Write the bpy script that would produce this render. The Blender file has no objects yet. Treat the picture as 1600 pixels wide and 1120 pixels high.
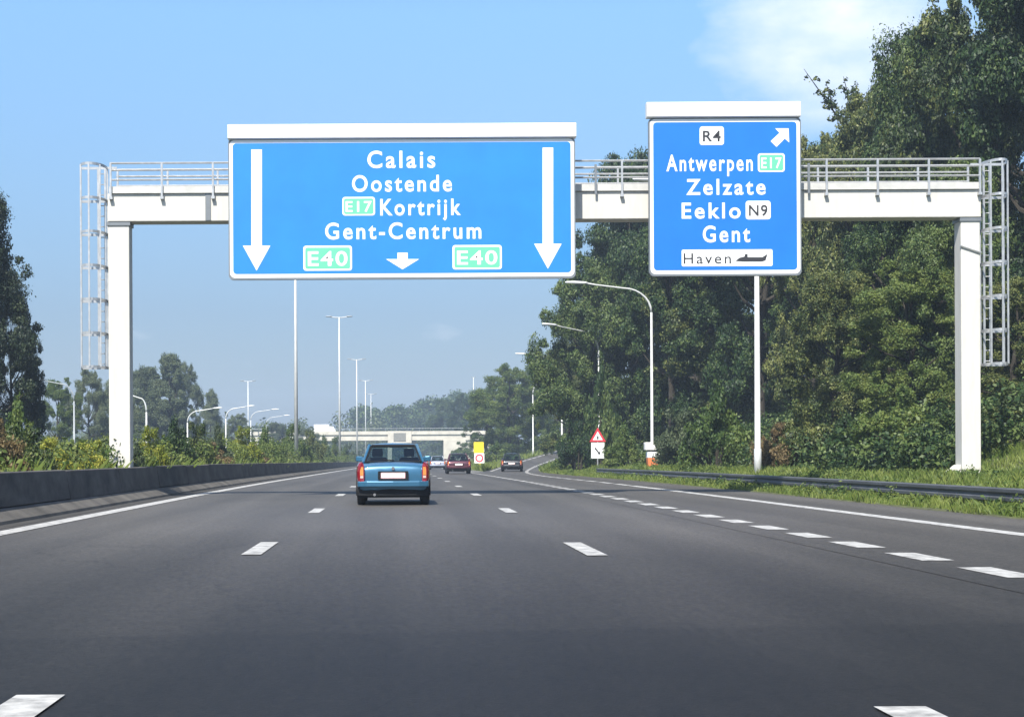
import bpy, math, random
import numpy as np
from mathutils import Vector, Matrix

# ---------------------------------------------------------------- camera, sky, sun, exposure
scene = bpy.context.scene
C = scene.collection
F, VX, VY, ROLL, EYE = 2460.0, 623.0, 712.0, math.radians(0.3), 1.08   # focal length in photo pixels, principal point, roll, eye height
cam_data = bpy.data.cameras.new('camera')
cam = bpy.data.objects.new('camera', cam_data)
C.objects.link(cam)
cam.location = (0, 0, EYE)
cam.rotation_euler = (math.radians(90), ROLL, 0)
cam_data.sensor_width = 36
cam_data.lens = 36 * F / 1600
cam_data.shift_x = (800 - VX) / 1600
cam_data.shift_y = (VY - 560) / 1600
cam_data.clip_start = 0.1
cam_data.clip_end = 20000
scene.camera = cam

SUN_EL, SUN_AZ = math.radians(52), math.radians(20)      # azimuth: how far the sun stands to the left of straight behind the camera
world = bpy.data.worlds.new("World")
scene.world = world
world.use_nodes = True
wn, wl = world.node_tree.nodes, world.node_tree.links
wn.clear()
w_out = wn.new('ShaderNodeOutputWorld')
w_bg = wn.new('ShaderNodeBackground')
sky = wn.new('ShaderNodeTexSky')
sky.sky_type = 'NISHITA'
sky.sun_disc = False
sky.sun_elevation = SUN_EL
sky.sun_rotation = math.pi + SUN_AZ
sky.air_density = 1.0
sky.dust_density = 1.2
sky.ozone_density = 2.0
w_bg.inputs['Strength'].default_value = 0.10
# thin clouds, laid out by direction in the sky
geo = wn.new('ShaderNodeTexCoord')
mp = wn.new('ShaderNodeMapping'); mp.inputs['Scale'].default_value = (1, 1, 2.2)
nz = wn.new('ShaderNodeTexNoise'); nz.inputs['Scale'].default_value = 6.5; nz.inputs['Detail'].default_value = 7; nz.inputs['Roughness'].default_value = 0.58
dirv = wn.new('ShaderNodeVectorMath'); dirv.operation = 'DISTANCE'
cd = Vector((0.268, 0.94, 0.262)).normalized()
dirv.inputs[1].default_value = cd
near = wn.new('ShaderNodeMapRange'); near.inputs['From Min'].default_value = 0.12; near.inputs['From Max'].default_value = 0.0
near.inputs['To Min'].default_value = 0.0; near.inputs['To Max'].default_value = 0.52
addn = wn.new('ShaderNodeMath'); addn.operation = 'ADD'
cr = wn.new('ShaderNodeMapRange'); cr.inputs['From Min'].default_value = 0.66; cr.inputs['From Max'].default_value = 1.0
cr.inputs['To Min'].default_value = 0.0; cr.inputs['To Max'].default_value = 0.85
mixc = wn.new('ShaderNodeMix'); mixc.data_type = 'RGBA'
mixc.inputs['B'].default_value = (7.0, 7.1, 7.4, 1)
wl.new(geo.outputs['Generated'], mp.inputs['Vector']); wl.new(mp.outputs[0], nz.inputs['Vector'])
wl.new(geo.outputs['Generated'], dirv.inputs[0]); wl.new(dirv.outputs['Value'], near.inputs['Value'])
wl.new(nz.outputs['Fac'], addn.inputs[0]); wl.new(near.outputs[0], addn.inputs[1])
wl.new(addn.outputs[0], cr.inputs['Value']); wl.new(cr.outputs[0], mixc.inputs['Factor'])
# the air low over the horizon is hazier and duller than a clear Nishita sky
sepw = wn.new('ShaderNodeSeparateXYZ'); wl.new(geo.outputs['Generated'], sepw.inputs[0])
rampw = wn.new('ShaderNodeValToRGB'); wl.new(sepw.outputs[2], rampw.inputs[0])
er = rampw.color_ramp.elements
er[0].position = 0.0; er[0].color = (0.38, 0.41, 0.49, 1); er[1].position = 0.42; er[1].color = (1, 1, 1, 1)
ee = er.new(0.09); ee.color = (0.475, 0.54, 0.645, 1)
ee = er.new(0.27); ee.color = (0.93, 1.17, 1.27, 1)
tint = wn.new('ShaderNodeMix'); tint.data_type = 'RGBA'; tint.blend_type = 'MULTIPLY'; tint.inputs['Factor'].default_value = 1
wl.new(sky.outputs[0], tint.inputs['A']); wl.new(rampw.outputs[0], tint.inputs['B'])
wl.new(tint.outputs['Result'], mixc.inputs['A']); wl.new(mixc.outputs['Result'], w_bg.inputs['Color'])
wl.new(w_bg.outputs[0], w_out.inputs[0])

sun_data = bpy.data.lights.new('sun', 'SUN')
sun_data.energy = 4.6
sun_data.angle = math.radians(0.5)
sun_data.color = (1.0, 0.95, 0.86)
sun = bpy.data.objects.new('sun', sun_data)
C.objects.link(sun)
to_sun = Vector((-math.sin(SUN_AZ) * math.cos(SUN_EL), -math.cos(SUN_AZ) * math.cos(SUN_EL), math.sin(SUN_EL)))
sun.rotation_euler = to_sun.to_track_quat('Z', 'Y').to_euler()

vs = scene.view_settings
vs.view_transform = 'Standard'
vs.look = 'None'
vs.gamma = 1
vs.use_curve_mapping = False
vs.exposure = 0.85
scene.cycles.volume_bounces = 0
scene.cycles.max_bounces = 8
scene.cycles.transparent_max_bounces = 16

# ---------------------------------------------------------------- helpers
RC, RS = math.cos(ROLL), math.sin(ROLL)

def at(px, py, D):
    """A point of the photograph at distance D down the road, as a point of the world."""
    dx, dy = px - VX, py - VY
    dx, dy = dx * RC - dy * RS, dy * RC + dx * RS
    return Vector((dx * D / F, D, EYE - dy * D / F))

def smooth(a, b, t):
    t = min(1.0, max(0.0, (t - a) / (b - a)))
    return t * t * (3 - 2 * t)

class MB:
    def __init__(self):
        self.v, self.f, self.m = [], [], []
    def poly(self, pts, mi=0):
        n = len(self.v); self.v += [tuple(p) for p in pts]
        self.f.append(tuple(range(n, n + len(pts)))); self.m.append(mi)
    def box(self, x0, x1, y0, y1, z0, z1, mi=0):
        n = len(self.v)
        self.v += [(x0, y0, z0), (x1, y0, z0), (x1, y1, z0), (x0, y1, z0), (x0, y0, z1), (x1, y0, z1), (x1, y1, z1), (x0, y1, z1)]
        for q in ((0, 3, 2, 1), (4, 5, 6, 7), (0, 1, 5, 4), (1, 2, 6, 5), (2, 3, 7, 6), (3, 0, 4, 7)):
            self.f.append(tuple(n + i for i in q)); self.m.append(mi)
        return self
    def loft(self, rings, closed=True, cap=True, mi=0):
        n = len(self.v); k = len(rings[0])
        for r in rings: self.v += [tuple(p) for p in r]
        for i in range(len(rings) - 1):
            for j in range(k if closed else k - 1):
                a, b = n + i * k + j, n + i * k + (j + 1) % k
                self.f.append((a, b, b + k, a + k)); self.m.append(mi)
        if cap and closed:
            self.f.append(tuple(n + j for j in reversed(range(k)))); self.m.append(mi)
            self.f.append(tuple(n + (len(rings) - 1) * k + j for j in range(k))); self.m.append(mi)
        return self
    def tube(self, pts, rad, seg=8, mi=0):
        pts = [Vector(p) for p in pts]
        if not hasattr(rad, '__len__'): rad = [rad] * len(pts)
        rings, u = [], None
        for i, p in enumerate(pts):
            d = (pts[min(i + 1, len(pts) - 1)] - pts[max(i - 1, 0)]).normalized()
            if u is None: u = d.orthogonal().normalized()
            u = (u - d * u.dot(d)).normalized()
            w = d.cross(u)
            rings.append([p + (u * math.cos(2 * math.pi * j / seg) + w * math.sin(2 * math.pi * j / seg)) * rad[i] for j in range(seg)])
        return self.loft(rings, mi=mi)
    def slab(self, outline, y0, y1, mi=0):
        """An outline in (x, z) with thickness along y."""
        return self.loft([[(x, y1, z) for x, z in outline], [(x, y0, z) for x, z in outline]], mi=mi)
    def prism_z(self, outline, z0, z1, mi=0):
        return self.loft([[(x, y, z0) for x, y in outline], [(x, y, z1) for x, y in outline]], mi=mi)
    def disc(self, cx, cz, r, y0, y1, seg=24, mi=0):
        return self.slab([(cx + r * math.cos(2 * math.pi * j / seg), cz + r * math.sin(2 * math.pi * j / seg)) for j in range(seg)], y0, y1, mi)
    def build(self, name, mats, parent=None, smooth_=False, bevel=0, sub=0):
        me = bpy.data.meshes.new(name)
        me.from_pydata(self.v, [], self.f)
        if not isinstance(mats, (list, tuple)): mats = [mats]
        for m in mats: me.materials.append(m)
        me.polygons.foreach_set('material_index', self.m)
        if smooth_: me.polygons.foreach_set('use_smooth', [True] * len(self.f))
        me.update()
        o = bpy.data.objects.new(name, me)
        C.objects.link(o)
        if parent: o.parent = parent
        if bevel:
            b = o.modifiers.new('bevel', 'BEVEL'); b.width = bevel; b.segments = 2; b.limit_method = 'ANGLE'
        if sub:
            s = o.modifiers.new('subdivision', 'SUBSURF'); s.levels = sub; s.render_levels = sub
        return o

def tag(o, label=None, cat=None, group=None, kind=None):
    if label: o['label'] = label
    if cat: o['category'] = cat
    if group: o['group'] = group
    if kind: o['kind'] = kind
    return o

def thing(name, label, cat, loc, rz=0, group=None):
    o = bpy.data.objects.new(name, None)
    o.empty_display_size = 0.3
    C.objects.link(o)
    o.location = loc; o.rotation_euler = (0, 0, rz)
    return tag(o, label, cat, group)

KIDS = {}
def copy_tree(o, parent=None):
    c = o.copy(); C.objects.link(c)
    if parent: c.parent = parent
    for ch in list(o.children): copy_tree(ch, c)
    return c

def rrect(cx, cz, w, h, r, n=5):
    out = []
    for qx, qz, a0 in ((1, 1, 0), (-1, 1, 90), (-1, -1, 180), (1, -1, 270)):
        for k in range(n + 1):
            a = math.radians(a0 + 90 * k / n)
            out.append((cx + qx * (w / 2 - r) + r * math.cos(a), cz + qz * (h / 2 - r) + r * math.sin(a)))
    return out

# ---------------------------------------------------------------- materials
def mat(name, col, rough=0.6, metal=0.0, var=0.0, scale=4.0, bump=0.0, bscale=40.0, spec=0.5, coat=0.0, stretch=None):
    m = bpy.data.materials.new(name); m.use_nodes = True
    n, l = m.node_tree.nodes, m.node_tree.links
    p = n['Principled BSDF']
    p.inputs['Base Color'].default_value = (*col, 1); p.inputs['Roughness'].default_value = rough
    p.inputs['Metallic'].default_value = metal; p.inputs['Specular IOR Level'].default_value = spec
    p.inputs['Coat Weight'].default_value = coat; p.inputs['Coat Roughness'].default_value = 0.05
    tc = n.new('ShaderNodeTexCoord')
    if var:
        mpp = n.new('ShaderNodeMapping')
        if stretch: mpp.inputs['Scale'].default_value = stretch
        t = n.new('ShaderNodeTexNoise'); t.inputs['Scale'].default_value = scale; t.inputs['Detail'].default_value = 6; t.inputs['Roughness'].default_value = 0.62
        r = n.new('ShaderNodeMapRange'); r.inputs['From Min'].default_value = 0.3; r.inputs['From Max'].default_value = 0.7
        r.inputs['To Min'].default_value = 1 - var; r.inputs['To Max'].default_value = 1 + var * 0.4
        mx = n.new('ShaderNodeMix'); mx.data_type = 'RGBA'; mx.blend_type = 'MULTIPLY'; mx.inputs['Factor'].default_value = 1
        mx.inputs['A'].default_value = (*col, 1)
        l.new(tc.outputs['Object'], mpp.inputs[0]); l.new(mpp.outputs[0], t.inputs['Vector']); l.new(t.outputs['Fac'], r.inputs['Value'])
        l.new(r.outputs[0], mx.inputs['B']); l.new(mx.outputs['Result'], p.inputs['Base Color'])
    if bump:
        t2 = n.new('ShaderNodeTexNoise'); t2.inputs['Scale'].default_value = bscale; t2.inputs['Detail'].default_value = 4
        b = n.new('ShaderNodeBump'); b.inputs['Strength'].default_value = bump; b.inputs['Distance'].default_value = 0.02
        l.new(tc.outputs['Object'], t2.inputs['Vector']); l.new(t2.outputs['Fac'], b.inputs['Height']); l.new(b.outputs[0], p.inputs['Normal'])
    return m

def leaf_mat(name, c1, c2, c3, scale=0.9, trans=0.3):
    m = bpy.data.materials.new(name); m.use_nodes = True
    n, l = m.node_tree.nodes, m.node_tree.links
    p = n['Principled BSDF']; p.inputs['Roughness'].default_value = 0.55; p.inputs['Specular IOR Level'].default_value = 0.35
    tc = n.new('ShaderNodeTexCoord'); oi = n.new('ShaderNodeObjectInfo'); gi = n.new('ShaderNodeNewGeometry')
    t = n.new('ShaderNodeTexNoise'); t.inputs['Scale'].default_value = scale; t.inputs['Detail'].default_value = 3
    a = n.new('ShaderNodeMath'); a.operation = 'MULTIPLY_ADD'; a.inputs[1].default_value = 0.35
    a2 = n.new('ShaderNodeMath'); a2.operation = 'MULTIPLY_ADD'; a2.inputs[1].default_value = 0.25
    r = n.new('ShaderNodeValToRGB')
    e = r.color_ramp.elements
    e[0].position = 0.5; e[0].color = (*c1, 1); e[1].position = 1.0; e[1].color = (*c3, 1)
    k = e.new(0.75); k.color = (*c2, 1)
    l.new(tc.outputs['Object'], t.inputs['Vector']); l.new(gi.outputs['Random Per Island'], a.inputs[0]); l.new(t.outputs['Fac'], a.inputs[2])
    l.new(oi.outputs['Random'], a2.inputs[0]); l.new(a.outputs[0], a2.inputs[2]); l.new(a2.outputs[0], r.inputs['Fac'])
    l.new(r.outputs[0], p.inputs['Base Color'])
    tr = n.new('ShaderNodeBsdfTranslucent'); l.new(r.outputs[0], tr.inputs['Color'])
    mx = n.new('ShaderNodeMixShader'); mx.inputs[0].default_value = trans
    l.new(p.outputs[0], mx.inputs[1]); l.new(tr.outputs[0], mx.inputs[2]); l.new(mx.outputs[0], n['Material Output'].inputs['Surface'])
    return m

def asphalt_mat():
    m = bpy.data.materials.new('asphalt'); m.use_nodes = True
    n, l = m.node_tree.nodes, m.node_tree.links
    p = n['Principled BSDF']
    tc = n.new('ShaderNodeTexCoord')
    def noise(scale, detail, st=(1, 1, 1), rough=0.6):
        mpp = n.new('ShaderNodeMapping'); mpp.inputs['Scale'].default_value = st
        t = n.new('ShaderNodeTexNoise'); t.inputs['Scale'].default_value = scale; t.inputs['Detail'].default_value = detail; t.inputs['Roughness'].default_value = rough
        l.new(tc.outputs['Object'], mpp.inputs[0]); l.new(mpp.outputs[0], t.inputs['Vector'])
        return t.outputs['Fac']
    def rng(src, a, b, lo, hi):
        r = n.new('ShaderNodeMapRange'); r.inputs['From Min'].default_value = a; r.inputs['From Max'].default_value = b
        r.inputs['To Min'].default_value = lo; r.inputs['To Max'].default_value = hi; l.new(src, r.inputs['Value']); return r.outputs[0]
    def mul(a, b):
        k = n.new('ShaderNodeMath'); k.operation = 'MULTIPLY'; l.new(a, k.inputs[0]); l.new(b, k.inputs[1]); return k.outputs[0]
    grain = mul(rng(noise(22, 5, rough=0.8), 0.32, 0.68, 0.45, 1.55), rng(noise(11, 3, (1, 0.45, 1), 0.7), 0.3, 0.7, 0.80, 1.18))
    streak = rng(noise(1.3, 4, (1, 0.025, 1)), 0.3, 0.7, 0.84, 1.14)
    blotch = rng(noise(0.35, 4, (1, 0.3, 1)), 0.3, 0.7, 0.88, 1.1)
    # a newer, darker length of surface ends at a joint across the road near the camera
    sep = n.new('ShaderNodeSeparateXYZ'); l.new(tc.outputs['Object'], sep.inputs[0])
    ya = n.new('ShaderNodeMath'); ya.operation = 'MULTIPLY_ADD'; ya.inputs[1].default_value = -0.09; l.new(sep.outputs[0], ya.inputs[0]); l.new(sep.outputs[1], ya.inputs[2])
    # paler ahead than under the camera: view-angle reflection painted into the albedo
    painted_sheen = n.new('ShaderNodeMath'); painted_sheen.operation = 'MULTIPLY_ADD'; painted_sheen.inputs[1].default_value = 7.0
    l.new(noise(0.5, 3, (1, 0.15, 1)), painted_sheen.inputs[0]); l.new(sep.outputs[1], painted_sheen.inputs[2])
    patch = mul(rng(ya.outputs[0], 9.55, 9.7, 0.80, 1.0), rng(painted_sheen.outputs[0], 11.0, 27.0, 0.22, 1.2))  # darker length before the joint, times the painted reflection ramp
    # wheel paths: two darker, smoother tracks in each lane
    wv = n.new('ShaderNodeMath'); wv.operation = 'SINE'
    ws_ = n.new('ShaderNodeMath'); ws_.operation = 'MULTIPLY_ADD'; ws_.inputs[1].default_value = 2 * math.pi / 1.85; ws_.inputs[2].default_value = 0.6
    l.new(sep.outputs[0], ws_.inputs[0]); l.new(ws_.outputs[0], wv.inputs[0])
    tracks = rng(wv.outputs[0], -1, 1, 0.90, 1.06)
    # sealed hairline cracks
    vo = n.new('ShaderNodeTexVoronoi'); vo.feature = 'DISTANCE_TO_EDGE'; vo.inputs['Scale'].default_value = 0.16
    dm = n.new('ShaderNodeMapping'); dm.inputs['Scale'].default_value = (1, 0.5, 1)
    nd = n.new('ShaderNodeTexNoise'); nd.inputs['Scale'].default_value = 1.1; nd.inputs['Detail'].default_value = 5
    av = n.new('ShaderNodeVectorMath'); av.operation = 'ADD'
    l.new(tc.outputs['Object'], dm.inputs[0]); l.new(tc.outputs['Object'], nd.inputs['Vector'])
    l.new(dm.outputs[0], av.inputs[0]); l.new(nd.outputs['Color'], av.inputs[1]); l.new(av.outputs[0], vo.inputs['Vector'])
    crack = rng(vo.outputs['Distance'], 0.0005, 0.003, 0.72, 1.0)
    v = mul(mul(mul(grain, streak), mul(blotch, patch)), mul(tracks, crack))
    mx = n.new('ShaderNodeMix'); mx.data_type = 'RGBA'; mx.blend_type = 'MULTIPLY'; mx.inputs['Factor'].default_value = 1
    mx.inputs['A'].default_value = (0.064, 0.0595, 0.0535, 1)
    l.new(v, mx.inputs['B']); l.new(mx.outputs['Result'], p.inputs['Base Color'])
    p.inputs['Roughness'].default_value = 0.62; p.inputs['Specular IOR Level'].default_value = 0.28
    b = n.new('ShaderNodeBump'); b.inputs['Strength'].default_value = 0.5; b.inputs['Distance'].default_value = 0.008
    l.new(noise(60, 4), b.inputs['Height']); l.new(b.outputs[0], p.inputs['Normal'])
    return m

M = {}
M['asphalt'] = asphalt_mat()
M['paint'] = mat('road_paint', (0.43, 0.43, 0.42), 0.8, var=0.6, scale=6, bump=0.2)
M['soil'] = mat('verge_soil', (0.075, 0.085, 0.03), 0.95, var=0.5, scale=1.3, bump=0.8, bscale=12)
M['barrier'] = mat('barrier_concrete', (0.082, 0.076, 0.070), 0.9, var=0.75, scale=1.9, bump=0.25, bscale=18, stretch=(1, 0.5, 1))
M['gantry'] = mat('white_painted_concrete', (0.61, 0.595, 0.55), 0.65, var=0.11, scale=2.2, bump=0.06, bscale=30, stretch=(3, 3, 0.6))
M['galv'] = mat('galvanised_steel', (0.52, 0.53, 0.54), 0.42, 0.55, var=0.25, scale=6)
M['rail'] = mat('weathered_guardrail_steel', (0.11, 0.115, 0.12), 0.55, 0.3, var=0.4, scale=3, stretch=(1, 0.3, 1))
M['hood'] = mat('white_sheet_metal', (0.82, 0.81, 0.78), 0.5, var=0.08, scale=3)
M['signgrey'] = mat('sign_back_grey', (0.20, 0.22, 0.24), 0.5, 0.3, var=0.1)
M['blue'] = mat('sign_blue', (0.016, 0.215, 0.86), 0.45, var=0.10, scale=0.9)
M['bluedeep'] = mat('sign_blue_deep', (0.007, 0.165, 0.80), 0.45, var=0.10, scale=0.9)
M['white'] = mat('reflective_white', (0.86, 0.87, 0.87), 0.5, var=0.05, scale=5)
M['mint'] = mat('route_green', (0.13, 0.58, 0.35), 0.5, var=0.06)
M['black'] = mat('sign_black', (0.03, 0.03, 0.035), 0.5)
M['red'] = mat('sign_red', (0.62, 0.03, 0.05), 0.5)
M['yellow'] = mat('sign_yellow', (0.85, 0.66, 0.03), 0.5)
M['orange'] = mat('orange_plastic', (0.72, 0.22, 0.08), 0.5, var=0.2)
M['lamp'] = mat('lamp_column_paint', (0.62, 0.63, 0.62), 0.45, 0.2, var=0.12, scale=3)
M['lampgrey'] = mat('lamp_column_dull', (0.33, 0.36, 0.38), 0.5, 0.2, var=0.12, scale=3)
M['bark'] = mat('bark', (0.045, 0.038, 0.028), 0.95, var=0.5, scale=5, bump=0.9, bscale=14, stretch=(1, 1, 0.3))
M['bridge'] = mat('bridge_concrete', (0.58, 0.55, 0.47), 0.85, var=0.25, scale=0.5, bump=0.1)
M['bridgedark'] = mat('bridge_grey_panel', (0.22, 0.22, 0.20), 0.7, var=0.2)
M['tyre'] = mat('tyre_rubber', (0.018, 0.018, 0.019), 0.85)
M['plastic'] = mat('black_plastic', (0.010, 0.011, 0.013), 0.7, spec=0.2)
M['rim'] = mat('alloy', (0.5, 0.5, 0.52), 0.35, 0.8)
M['redlens'] = mat('red_lens', (0.22, 0.008, 0.015), 0.15, coat=0.6)
M['amberlens'] = mat('amber_lens', (0.62, 0.22, 0.04), 0.2, coat=0.6)
M['clearlens'] = mat('clear_lens', (0.6, 0.42, 0.36), 0.2, coat=0.6)
M['seat'] = mat('seat_fabric', (0.035, 0.037, 0.045), 0.9, var=0.2)
M['chrome'] = mat('chrome', (0.7, 0.7, 0.72), 0.15, 1.0)
def glass_mat():
    m = bpy.data.materials.new('car_glass'); m.use_nodes = True
    n, l = m.node_tree.nodes, m.node_tree.links
    n.remove(n['Principled BSDF'])
    t = n.new('ShaderNodeBsdfTransparent'); t.inputs[0].default_value = (0.62, 0.70, 0.68, 1)
    g = n.new('ShaderNodeBsdfGlossy'); g.inputs['Roughness'].default_value = 0.03; g.inputs['Color'].default_value = (0.9, 0.95, 0.95, 1)
    f = n.new('ShaderNodeFresnel'); f.inputs[0].default_value = 1.7
    x = n.new('ShaderNodeMixShader')
    l.new(f.outputs[0], x.inputs[0]); l.new(t.outputs[0], x.inputs[1]); l.new(g.outputs[0], x.inputs[2]); l.new(x.outputs[0], n['Material Output'].inputs['Surface'])
    return m
M['glass'] = glass_mat()
def carpaint(name, c): return mat(name, c, 0.32, 0.35, var=0.06, scale=3, coat=0.8)

LEAF = {
    'deep':   leaf_mat('deep_green_leaves', (0.009, 0.025, 0.008), (0.024, 0.055, 0.013), (0.105, 0.145, 0.036), trans=0.10),
    'olive':  leaf_mat('olive_leaves', (0.014, 0.029, 0.008), (0.036, 0.062, 0.015), (0.15, 0.165, 0.045), trans=0.10),
    'fresh':  leaf_mat('fresh_green_leaves', (0.035, 0.070, 0.018), (0.080, 0.130, 0.028), (0.17, 0.21, 0.05)),
    'dark':   leaf_mat('dark_needles', (0.010, 0.020, 0.012), (0.018, 0.034, 0.016), (0.05, 0.07, 0.024), trans=0.12),
    'yellow': leaf_mat('yellow_green_leaves', (0.10, 0.14, 0.018), (0.22, 0.26, 0.03), (0.36, 0.34, 0.05)),
    'brown':  leaf_mat('dry_brown_leaves', (0.085, 0.060, 0.025), (0.16, 0.115, 0.05), (0.25, 0.19, 0.09)),
    'grey':   leaf_mat('grey_green_leaves', (0.045, 0.068, 0.035), (0.085, 0.115, 0.055), (0.15, 0.18, 0.09)),
}
M['grass'] = leaf_mat('verge_grass', (0.058, 0.10, 0.018), (0.12, 0.175, 0.030), (0.21, 0.25, 0.06), scale=0.7, trans=0.35)

# ---------------------------------------------------------------- ground
def zr(Y):
    t = max(0.0, Y - 35)
    return -0.0035 * t * t / 80 if t < 40 else -0.0035 * (t - 20)
def xc(Y):
    t = max(0.0, min(Y, 215) - 80)
    return 6.76 + 0.00099 * t * t + max(0.0, Y - 215) * 0.267
def zramp(Y):
    t = max(0.0, min(Y, 220) - 115)
    return zr(Y) + min(6.0, 0.00026 * t * t + max(0.0, Y - 220) * 0.055)
MR = 7.0
def RE(Y): return xc(Y) + 3.3 - 0.9 * smooth(85, 130, Y)
def RL(Y): return xc(Y) - 2.0
def verge(d):
    z = 0.02 + 0.43 * smooth(0.6, 3.2, d)
    if d > 5: z += min(9.0, (d - 5) * 0.36)
    return z
def ground(X, Y):
    if X < -7.0:
        return zr(Y) + 0.3 * smooth(-7.0, -7.5, X) + 0.0
    if X <= MR: return zr(Y)
    if X < RL(Y): return zr(Y) + (zramp(Y) - zr(Y)) * (X - MR) / max(0.1, RL(Y) - MR)
    if X <= RE(Y): return zramp(Y)
    return zramp(Y) + verge(X - RE(Y))

rows = list(range(-30, 140, 2)) + list(range(140, 300, 4)) + list(range(300, 700, 20)) + list(range(700, 4001, 150))
rings = []
rnd = random.Random(3)
for Y in rows:
    Y = float(Y); row = []
    for X in (-900, -500, -300, -200, -120, -80, -60, -45, -35, -28, -22, -18, -15, -13, -11, -9.5, -8.4, -7.6):
        row.append((X, Y, ground(X, Y) + (rnd.uniform(-.05, .05) if X > -30 else 0)))
    row.append((-7.12, Y, zr(Y) + 0.25)); row.append((-7.05, Y, zr(Y) - 0.25)); row.append((MR - 0.2, Y, zr(Y) - 0.25))
    if RL(Y) > MR + 0.4:
        for s in (0, .25, .5, .75, 1):
            X = MR + s * (RL(Y) - MR); row.append((X, Y, ground(X, Y) + 0.03))
        row.append((RL(Y) + 0.2, Y, zramp(Y) - 0.25))
    else:
        for k in range(6): row.append((MR - 0.18 + 0.02 * k, Y, zr(Y) - 0.25))
    re = RE(Y)
    row.append((re - 0.2, Y, zramp(Y) - 0.25))
    row.append((re + rnd.uniform(-.1, .1), Y, zramp(Y) + 0.035))
    for d in (.3, .7, 1.2, 1.8, 2.4, 3, 4, 5, 6, 8, 10, 13, 17, 22, 28, 36, 50, 90, 200, 700):
        row.append((re + d, Y, ground(re + d, Y) + (rnd.uniform(-.03, .03) if d < 12 else rnd.uniform(-.4, .4))))
    rings.append(row)
mb = MB(); mb.loft(rings, closed=False)
tag(mb.build('ground', M['soil'], smooth_=True), kind='structure')

def strip(name, xl, xr, zf, ys, m, nx=6):
    mb = MB()
    mb.loft([[(xl(Y) + (xr(Y) - xl(Y)) * k / nx, Y, zf(Y)) for k in range(nx + 1)] for Y in ys], closed=False)
    return tag(mb.build(name, m), kind='structure')
ys = [float(y) for y in list(range(-30, 240, 2)) + list(range(240, 700, 10)) + [800, 1200, 2000, 4000]]
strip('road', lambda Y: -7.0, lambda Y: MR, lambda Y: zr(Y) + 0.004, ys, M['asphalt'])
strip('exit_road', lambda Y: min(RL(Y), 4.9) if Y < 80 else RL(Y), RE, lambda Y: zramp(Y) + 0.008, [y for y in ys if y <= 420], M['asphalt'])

# painted markings (one sheet of structure)
mk = MB()
def line(X, Y0, Y1, w, zf=zr, h=0.013, step=4.0):
    n = max(1, int((Y1 - Y0) / step)); pts = [Y0 + (Y1 - Y0) * k / n for k in range(n + 1)]
    fx = X if callable(X) else (lambda Y: X)
    mk.loft([[(fx(y) - w / 2, y, zf(y) + h), (fx(y) + w / 2, y, zf(y) + h)] for y in pts], closed=False)
line(-5.66, -20, 700, 0.34)
for k in range(40):
    y = 5.85 + 12.6 * k; line(-1.62, y - 1.25, y + 1.25, 0.22)
    y = 5.4 + 12.6 * k; line(2.11, y - 1.25, y + 1.25, 0.22)
for k in range(28):
    y = 5.3 + 2.2 * k; line(5.37, y - 0.62, y + 0.62, 0.32, zramp)
for k in range(16):
    y = 68 + 4.2 * k; line(5.37, y - 1.4, y + 1.4, 0.25, zramp)
line(8.15, -20, 55, 0.30, zramp)
for k in range(40):
    y = 57.5 + 4.6 * k
    line(lambda Y: xc(Y) + 1.40, y - 1.7, y + 1.7, 0.26, zramp)
for k in range(22):                                            # broken left line of the slip road
    y = 128 + 5 * k
    line(lambda Y: xc(Y) - 1.5, y - 1.8, y + 1.8, 0.24, zramp)
line(5.5, 140, 700, 0.26)
for k in range(6):                                             # hatching in the nose between road and slip road
    y = 122 + 4 * k
    mk.poly([(5.6, y, zr(y) + .012), (6.9, y + 2.4, zr(y) + .012), (6.9, y + 3.2, zr(y) + .012), (5.6, y + .8, zr(y) + .012)])
tag(mk.build('road_markings', M['paint']), kind='structure')

# ---------------------------------------------------------------- concrete median barrier
prof = [(-6.34, 0.0), (-6.36, 0.06), (-6.66, 0.24), (-6.76, 0.82), (-6.92, 0.83), (-7.0, 0.24), (-7.12, 0.0)]
bar = thing('median_barrier', 'long dark grey concrete barrier along the left edge of the motorway', 'barrier', (0, 0, 0))
mb, m2 = MB(), MB()
y = -10.0
rnd = random.Random(8)
while y < 420:
    L = 6.0
    dx = rnd.uniform(-.012, .012); dz = rnd.uniform(-.01, .01)
    mb.loft([[(x + dx, yy, zr(yy) + z + (dz if z > 0.1 else 0)) for x, z in prof[2:6]] for yy in (y + 0.02, y + L - 0.02)])
    m2.loft([[(x + dx, yy, zr(yy) + z) for x, z in prof[:2] + [(prof[2][0], prof[2][1] - .012), (prof[5][0], prof[5][1] - .012)] + prof[6:]] for yy in (y + 0.005, y + L - 0.005)])
    y += L
mb.build('wall', M['barrier'], bar, bevel=0.012)
m2.build('sloped_foot', mat('barrier_foot_lit_concrete', (0.112, 0.103, 0.09), 0.9, var=0.6, scale=0.9, bump=0.25, bscale=18), bar)  # paler than the wall: sunlight on the slope is put into the colour
gut = MB()
gut.loft([[(-6.33, Y, zr(Y) + 0.009), (-6.02, Y, zr(Y) + 0.009)] for Y in ys if Y < 420], closed=False)
tag(gut.build('drain_channel', mat('drain_channel_dark', (0.045, 0.042, 0.038), 0.9, var=0.4, scale=2)), kind='structure')

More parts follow.
